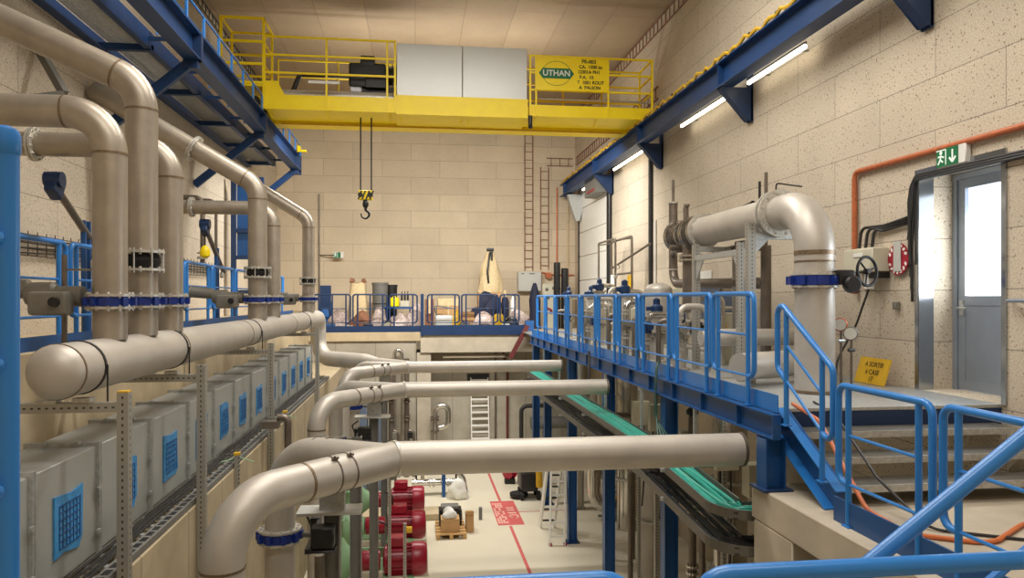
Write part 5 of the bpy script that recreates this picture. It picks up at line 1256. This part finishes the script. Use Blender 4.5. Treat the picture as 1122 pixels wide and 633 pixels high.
# ------------------------------------------------------------------ things on the rear platform
PZ = DECK
t = thing('draped_rack', 'rack draped with blue plastic at the left end of the rear platform', 'rack', (-2.9, 25.4, PZ))
MB().blob((-2.95, 25.4, PZ), (.24, .3, .85), 5, .15).build('drape', 'cloth_blue', t); MB().b2((-3.1, 25.15, PZ), (-2.75, 25.25, PZ+1.5)).build('rail', 'blue_dark', t)
def sack(x, y, w, h, label, seed, mat='sack', taper=.8, name='bulk_bag'):
    t = thing(name, label, 'bag', (x, y, PZ))
    r = random.Random(seed); n = 24; prof = []; vs = []
    for k in range(9):
        f = k/8; s = 1-(1-taper)*f+.06*math.sin(f*PI)
        for i in range(n):
            a = 2*PI*i/n; q = (abs(math.cos(a))**5+abs(math.sin(a))**5)**(-1/5)
            wob = 1+.04*math.sin(3*a+seed+5*f)+.02*math.sin(7*a+f*9)
            vs.append((x+w*.5*s*q*math.cos(a)*wob, y+w*.5*s*q*math.sin(a)*wob, PZ+h*f+(.05*math.sin(2*a+seed) if k == 8 else 0)))
    fs = [(k*n+i, k*n+(i+1) % n, (k+1)*n+(i+1) % n, (k+1)*n+i) for k in range(8) for i in range(n)]+[tuple(range(n))[::-1], tuple(range(8*n, 9*n))]
    MB().vf(vs, fs).build('bag', mat, t); return t
s1 = sack(-1.9, 25.6, .62, 1.62, 'tall tan bulk bag standing open behind the left rail', 2)
m = MB()
for k, (dx, dy_) in enumerate(((-.2, -.2), (.2, -.2), (.2, .2), (-.2, .2))): m.blob((-1.9+dx, 25.6+dy_, PZ+1.6), (.07, .07, .09), k, .3, 2)
m.build('bag_loop', 'cloth_brown', s1); MB().b2((-1.9, 25.27, PZ+.6), (-1.87, 25.30, PZ+1.2)).build('print_mark', 'cloth_brown', s1)
def bin_(x, y, r, h, label):
    t = thing('barrel', label, 'barrel', (x, y, PZ), 0, 'dark barrels on the rear platform')
    MB().lathe([(r*.86, 0), (r*.9, .03), (r, h*.95), (r*1.06, h*.955), (r*1.06, h), (r*.95, h), (r*.93, h*.97), (0.01, h*.97)], (x, y, PZ), (0, 0, 1), 22).build('body', 'grey' if r > .25 else 'black', t)
    MB().ring((x, y, PZ+h*.55), (0, 0, 1), r*.9, r*1.0, .03).build('hoop', 'black', t)
bin_(-1.2, 26.2, .27, 1.62, 'wide dark grey barrel standing behind the left rail'); bin_(-.82, 26.4, .2, 1.55, 'narrow black barrel beside the wide grey one')
t = thing('work_table', 'low blue trestle table behind the left rail', 'table', (-.6, 25.6, PZ))
MB().b2((-1.05, 25.3, PZ+.74), (-.1, 25.9, PZ+.79), .008).build('table_top', 'blue_beam', t)
for x in (-1.0, -.2):
    for y in (25.35, 25.8): MB().b2((x, y, PZ), (x+.05, y+.05, PZ+.74)).build('leg', 'blue_dark', t)
t = thing('yellow_bucket', 'yellow canister standing on the low blue table', 'canister', (-.7, 25.55, PZ+.8))
MB().lathe([(.12, 0), (.16, .02), (.17, .22), (.14, .3), (.05, .33), (.05, .37)], (-.7, 25.55, PZ+.791), (0, 0, 1), 18).build('body', 'yellow', t); MB().tube([(-.76, 25.55, PZ+1.13), (-.76, 25.55, PZ+1.22), (-.64, 25.55, PZ+1.22), (-.64, 25.55, PZ+1.13)], .012, 6, .04).build('handle', 'black', t)
t = thing('bottle_crate', 'small crate of dark bottles on the low blue table', 'crate', (-.35, 25.6, PZ+.8))
MB().b2((-.5, 25.5, PZ+.792), (-.2, 25.75, PZ+1.0), .01).build('crate', 'cream', t)
for k in range(3): MB().lathe([(.035, 0), (.035, .2), (.015, .26), (.015, .32)], (-.45+.1*k, 25.6, PZ+1.0), (0, 0, 1), 10).build('bottle', 'black', t)
def heap(x, y, d, label, seed, mat, name, cat, amp=.22, group=None, z=None):
    return tag(MB().blob((x, y, PZ if z is None else z), (d[0], d[1], d[2]*1.25), seed, amp*1.2).build(name, mat), label, cat, group)
heap(-2.45, 25.0, (.32, .3, .36), 'crumpled clear plastic bag at the far left of the rear platform', 11, 'bag', 'plastic_bag', 'bag')
heap(-1.75, 24.9, (.42, .3, .3), 'brown cloth heap in front of the tall tan bulk bag', 12, 'cloth_brown', 'cloth_heap', 'cloth')
heap(-1.2, 24.85, (.28, .26, .4), 'crumpled whitish bag left of the low blue table', 13, 'bag', 'plastic_bag', 'bag')
heap(-.55, 24.95, (.3, .25, .34), 'pinkish plastic bag under the low blue table', 14, 'bag', 'plastic_bag', 'bag')
heap(-.05, 25.1, (.26, .3, .42), 'pale plastic bag left of the dark rail post', 15, 'bag', 'plastic_bag', 'bag')
bits = [(-2.75, 24.6, .2, .28, 'cloth_blue', 'blue cloth bundle by the left end post'), (-2.15, 24.55, .16, .2, 'white', 'small white carton box left of the brown cloth heap'), (-1.5, 24.5, .15, .26, 'navy', 'small navy case right of the brown cloth heap'), (-.95, 24.5, .13, .3, 'cream', 'small cream tub before the whitish bag'), (-.3, 24.5, .16, .18, 'red', 'small dark red case before the trestle table'), (1.62, 24.55, .16, .3, 'grey', 'small grey case before the wooden crate'), (1.9, 24.5, .12, .22, 'black', 'small black case left of the white and pink bag'), (2.95, 24.5, .13, .24, 'white', 'small white tub right of the orange yellow bag'), (3.25, 24.45, .14, .3, 'navy', 'small dark case before the white sheeting'), (3.75, 24.5, .14, .34, 'cloth_blue', 'small blue drum at the right end of the rear rail')]
for k, (x, y, w, h, mt, lb) in enumerate(bits):
    t = thing('case' if k % 2 else 'tub', lb, 'case' if k % 2 else 'tub', (x, y, PZ))
    if k % 2:
        MB().b2((x-w, y-w*.6, PZ+.001), (x+w, y+w*.6, PZ+h), .01).build('body', mt, t); MB().tube([(x-w*.4, y, PZ+h-.01), (x-w*.4, y, PZ+h+.05), (x+w*.4, y, PZ+h+.05), (x+w*.4, y, PZ+h-.01)], .012, 6, .02).build('handle', 'black', t)
    else:
        MB().lathe([(w*.8, 0), (w, .02), (w, h*.9), (w*.9, h*.92), (w*.9, h)], (x, y, PZ+.001), (0, 0, 1), 16).build('body', mt, t); MB().lathe([(w*1.02, 0), (w*1.02, .025)], (x, y, PZ+h*.9), (0, 0, 1), 16).build('lid', 'grey', t)
def carton(x0, x1, y0, y1, z0, h, label, mat='card', name='cardboard_box'):
    t = thing(name, label, 'box', ((x0+x1)/2, (y0+y1)/2, z0))
    MB().b2((x0, y0, z0+.002), (x1, y1, z0+h), .008).build('box', mat, t)
    MB().b2(((x0+x1)/2-.03, y0-.003, z0+h*.55), ((x0+x1)/2+.03, y1+.003, z0+h+.003)).build('tape', 'sack', t)
carton(.32, .62, 25.0, 25.5, PZ, 1.05, 'tall brown carton right of the dark rail post', 'cloth_brown')
carton(.72, 1.5, 25.2, 25.8, PZ, .82, 'long brown carton behind the pale machine')
carton(.75, 1.45, 25.25, 25.75, PZ+.822, .25, 'flat tan carton lying on the long brown carton', 'sack')
t = thing('pale_machine', 'small pale machine on the rear platform beside a yellow tool', 'machine', (.95, 24.8, PZ))
MB().box((.95, 24.85, PZ+.32), (.62, .45, .42), None, .09).build('housing', 'panel', t)
m = MB()
for x in (.75, 1.15): m.cyl((x, 24.65, PZ+.1), (x, 25.05, PZ+.1), .1, n=14)
m.build('wheel', 'rubber', t); MB().tube([(.7, 24.85, PZ+.5), (.6, 24.85, PZ+.85), (1.2, 24.85, PZ+.75)], .025, 8, .08).build('handle', 'grey', t)
heap(1.35, 24.75, (.2, .2, .34), 'yellow tool case right of the pale machine', 16, 'yellow_dull', 'tool_bag', 'bag', .12)
t = thing('workbench_box', 'wooden crate standing behind the brown carton row', 'crate', (1.75, 25.3, PZ))
MB().b2((1.56, 25.0, PZ+.002), (1.95, 25.6, PZ+.62), .006).build('crate', 'cloth_brown', t)
m = MB()
for k in range(4): m.b2((1.55, 24.99, PZ+.04+.15*k), (1.96, 25.0, PZ+.14+.15*k))
m.build('slat', 'wood', t)
carton(2.15, 2.95, 25.6, 26.2, PZ, 1.28, 'big cardboard box carrying the peaked tan bag', 'card')
pk = thing('peaked_bag', 'tall peaked tan bag standing on the big cardboard box', 'bag', (2.58, 25.9, PZ+1.285))
MB().vf([(2.58+w*math.cos(2*PI*i/20)*(1+.12*math.sin(3*i+k)), 25.9+w*.8*math.sin(2*PI*i/20)*(1+.1*math.sin(2*i+k)), PZ+1.29+z) for k, (w, z) in enumerate(((.40, 0), (.40, .15), (.36, .5), (.28, .9), (.17, 1.25), (.12, 1.42))) for i in range(20)],
        [(k*20+i, k*20+(i+1) % 20, (k+1)*20+(i+1) % 20, (k+1)*20+i) for k in range(5) for i in range(20)]+[tuple(range(20))[::-1], tuple(range(100, 120))]).build('bag', 'sack', pk)
m = MB().tube([(2.5, 25.62, PZ+1.6), (2.45, 25.55, PZ+2.0), (2.52, 25.68, PZ+2.45), (2.56, 25.74, PZ+2.68)], .035, 8).box((2.58, 25.88, PZ+2.76), (.24, .2, .12), None, .03).box((2.62, 25.74, PZ+2.55), (.07, .08, .35), None, .02)
m.build('black_spout', 'black', pk)
heap(2.3, 25.12, (.42, .3, .55), 'dark heap of machine parts in front of the big cardboard box', 17, 'navy', 'machine_parts', 'machine', .35)
heap(2.2, 24.6, (.34, .22, .26), 'crumpled white and pink bag at the front of the rear platform', 18, 'bag', 'plastic_bag', 'bag', .3)
heap(2.72, 24.7, (.22, .22, .27), 'orange yellow bag right of the white and pink bag', 19, 'yellow_dull', 'tool_bag', 'bag', .16)
t = thing('gas_bottle', 'dark gas bottle standing behind the right rear rail', 'bottle', (3.05, 25.6, PZ))
MB().lathe([(.13, 0), (.14, .02), (.14, .95), (.1, 1.08), (.04, 1.14)], (3.08, 25.7, PZ), (0, 0, 1), 18).build('body', 'navy', t); MB().lathe([(.06, 0), (.07, .05), (.07, .2), (.03, .24)], (3.08, 25.7, PZ+1.12), (0, 0, 1), 14).build('cap', 'sack', t)
t = thing('white_canister', 'white upright canister right of the dark gas bottle', 'canister', (3.3, 25.7, PZ))
MB().lathe([(.09, 0), (.1, .02), (.1, 1.0), (.05, 1.08), (.05, 1.16)], (3.36, 25.7, PZ), (0, 0, 1), 18).build('body', 'white', t); MB().cyl((3.36, 25.7, PZ+1.16), (3.36, 25.7, PZ+1.2), .06).build('cap', 'grey', t)
heap(3.5, 24.9, (.34, .26, .3), 'white plastic sheeting heaped behind the right rear rail', 20, 'bag', 'plastic_sheet', 'sheet', .32)
heap(3.15, 24.75, (.28, .2, .24), 'dark tool bag beside the white sheeting', 21, 'black', 'tool_bag', 'bag', .25)
t = thing('electric_box', 'pale grey electric box on the rear wall below the cable ladders', 'electrical box', (4.2, YB-.1, 6.05))
MB().b2((3.78, YB-.32, 5.68), (4.66, YB-.005, 6.42), .015).build('housing', 'panel', t); MB().b2((3.8, YB-.335, 5.7), (4.64, YB-.32, 6.4), .006).build('door', 'panel', t)
m = MB().b2((3.9, YB-.34, 6.32), (4.0, YB-.335, 6.36)).b2((4.2, YB-.34, 6.32), (4.4, YB-.335, 6.36)); m.build('label', 'grey', t); MB().lathe([(.12, -.1), (.12, .1)], (4.95, YB-.12, 6.28), (0, 1, 0), 16).build('cable_gland', 'copper', t)
tag(MB().vf([(4.2+w*math.cos(2*PI*i/18)*(1+.15*math.sin(3*i+k)), 26.2+w*math.sin(2*PI*i/18), PZ+z) for k, (w, z) in enumerate(((.2, 0), (.18, .5), (.19, 1.0), (.13, 1.35), (.08, 1.55), (.05, 1.62))) for i in range(18)],
        [(k*18+i, k*18+(i+1) % 18, (k+1)*18+(i+1) % 18, (k+1)*18+i) for k in range(5) for i in range(18)]+[tuple(range(18))[::-1], tuple(range(90, 108))]).build('draped_stand', 'navy'), 'stand draped with a dark navy cover right of the white canister', 'stand')
t = thing('valve_board', 'cream panel with small valves at the right of the rear platform', 'panel', (4.85, 26.5, PZ))
MB().b2((4.55, 26.6, PZ+.0), (5.2, 26.68, PZ+1.6), .008).build('board', 'cream', t)
m = MB()
for x, z in ((4.7, 1.4), (4.95, 1.45), (5.08, 1.2), (4.75, 1.1)): m.lathe([(.05, 0), (.06, .02), (.02, .06)], (x, 26.6, PZ+z), (0, -1, 0), 12)
m.build('gauge', 'grey_act', t); MB().tube([(4.65, 26.55, PZ+.75), (4.9, 26.52, PZ+.65), (4.8, 26.55, PZ+.55)], .03, 8, .05).build('valve_handle', 'red', t)
for i, (x, h, r) in enumerate(((5.0, 2.35, .12), (5.28, 2.15, .13))):
    t = thing('rolled_mat', ['taller', 'shorter'][i]+' black roll standing on end in the rear right corner', 'roll', (x, 26.2, PZ), 0, 'black rolls')
    MB().lathe([(r*.9, 0), (r, .02), (r, h-.02), (r*.8, h), (r*.4, h), (r*.4, h-.05), (.01, h-.05)], (x, 26.2, PZ), (0, 0, 1), 18).build('roll', 'black', t)
    MB().ring((x, 26.2, PZ+h*.6), (0, 0, 1), r*.95, r+.01, .05).build('strap', 'rubber', t)
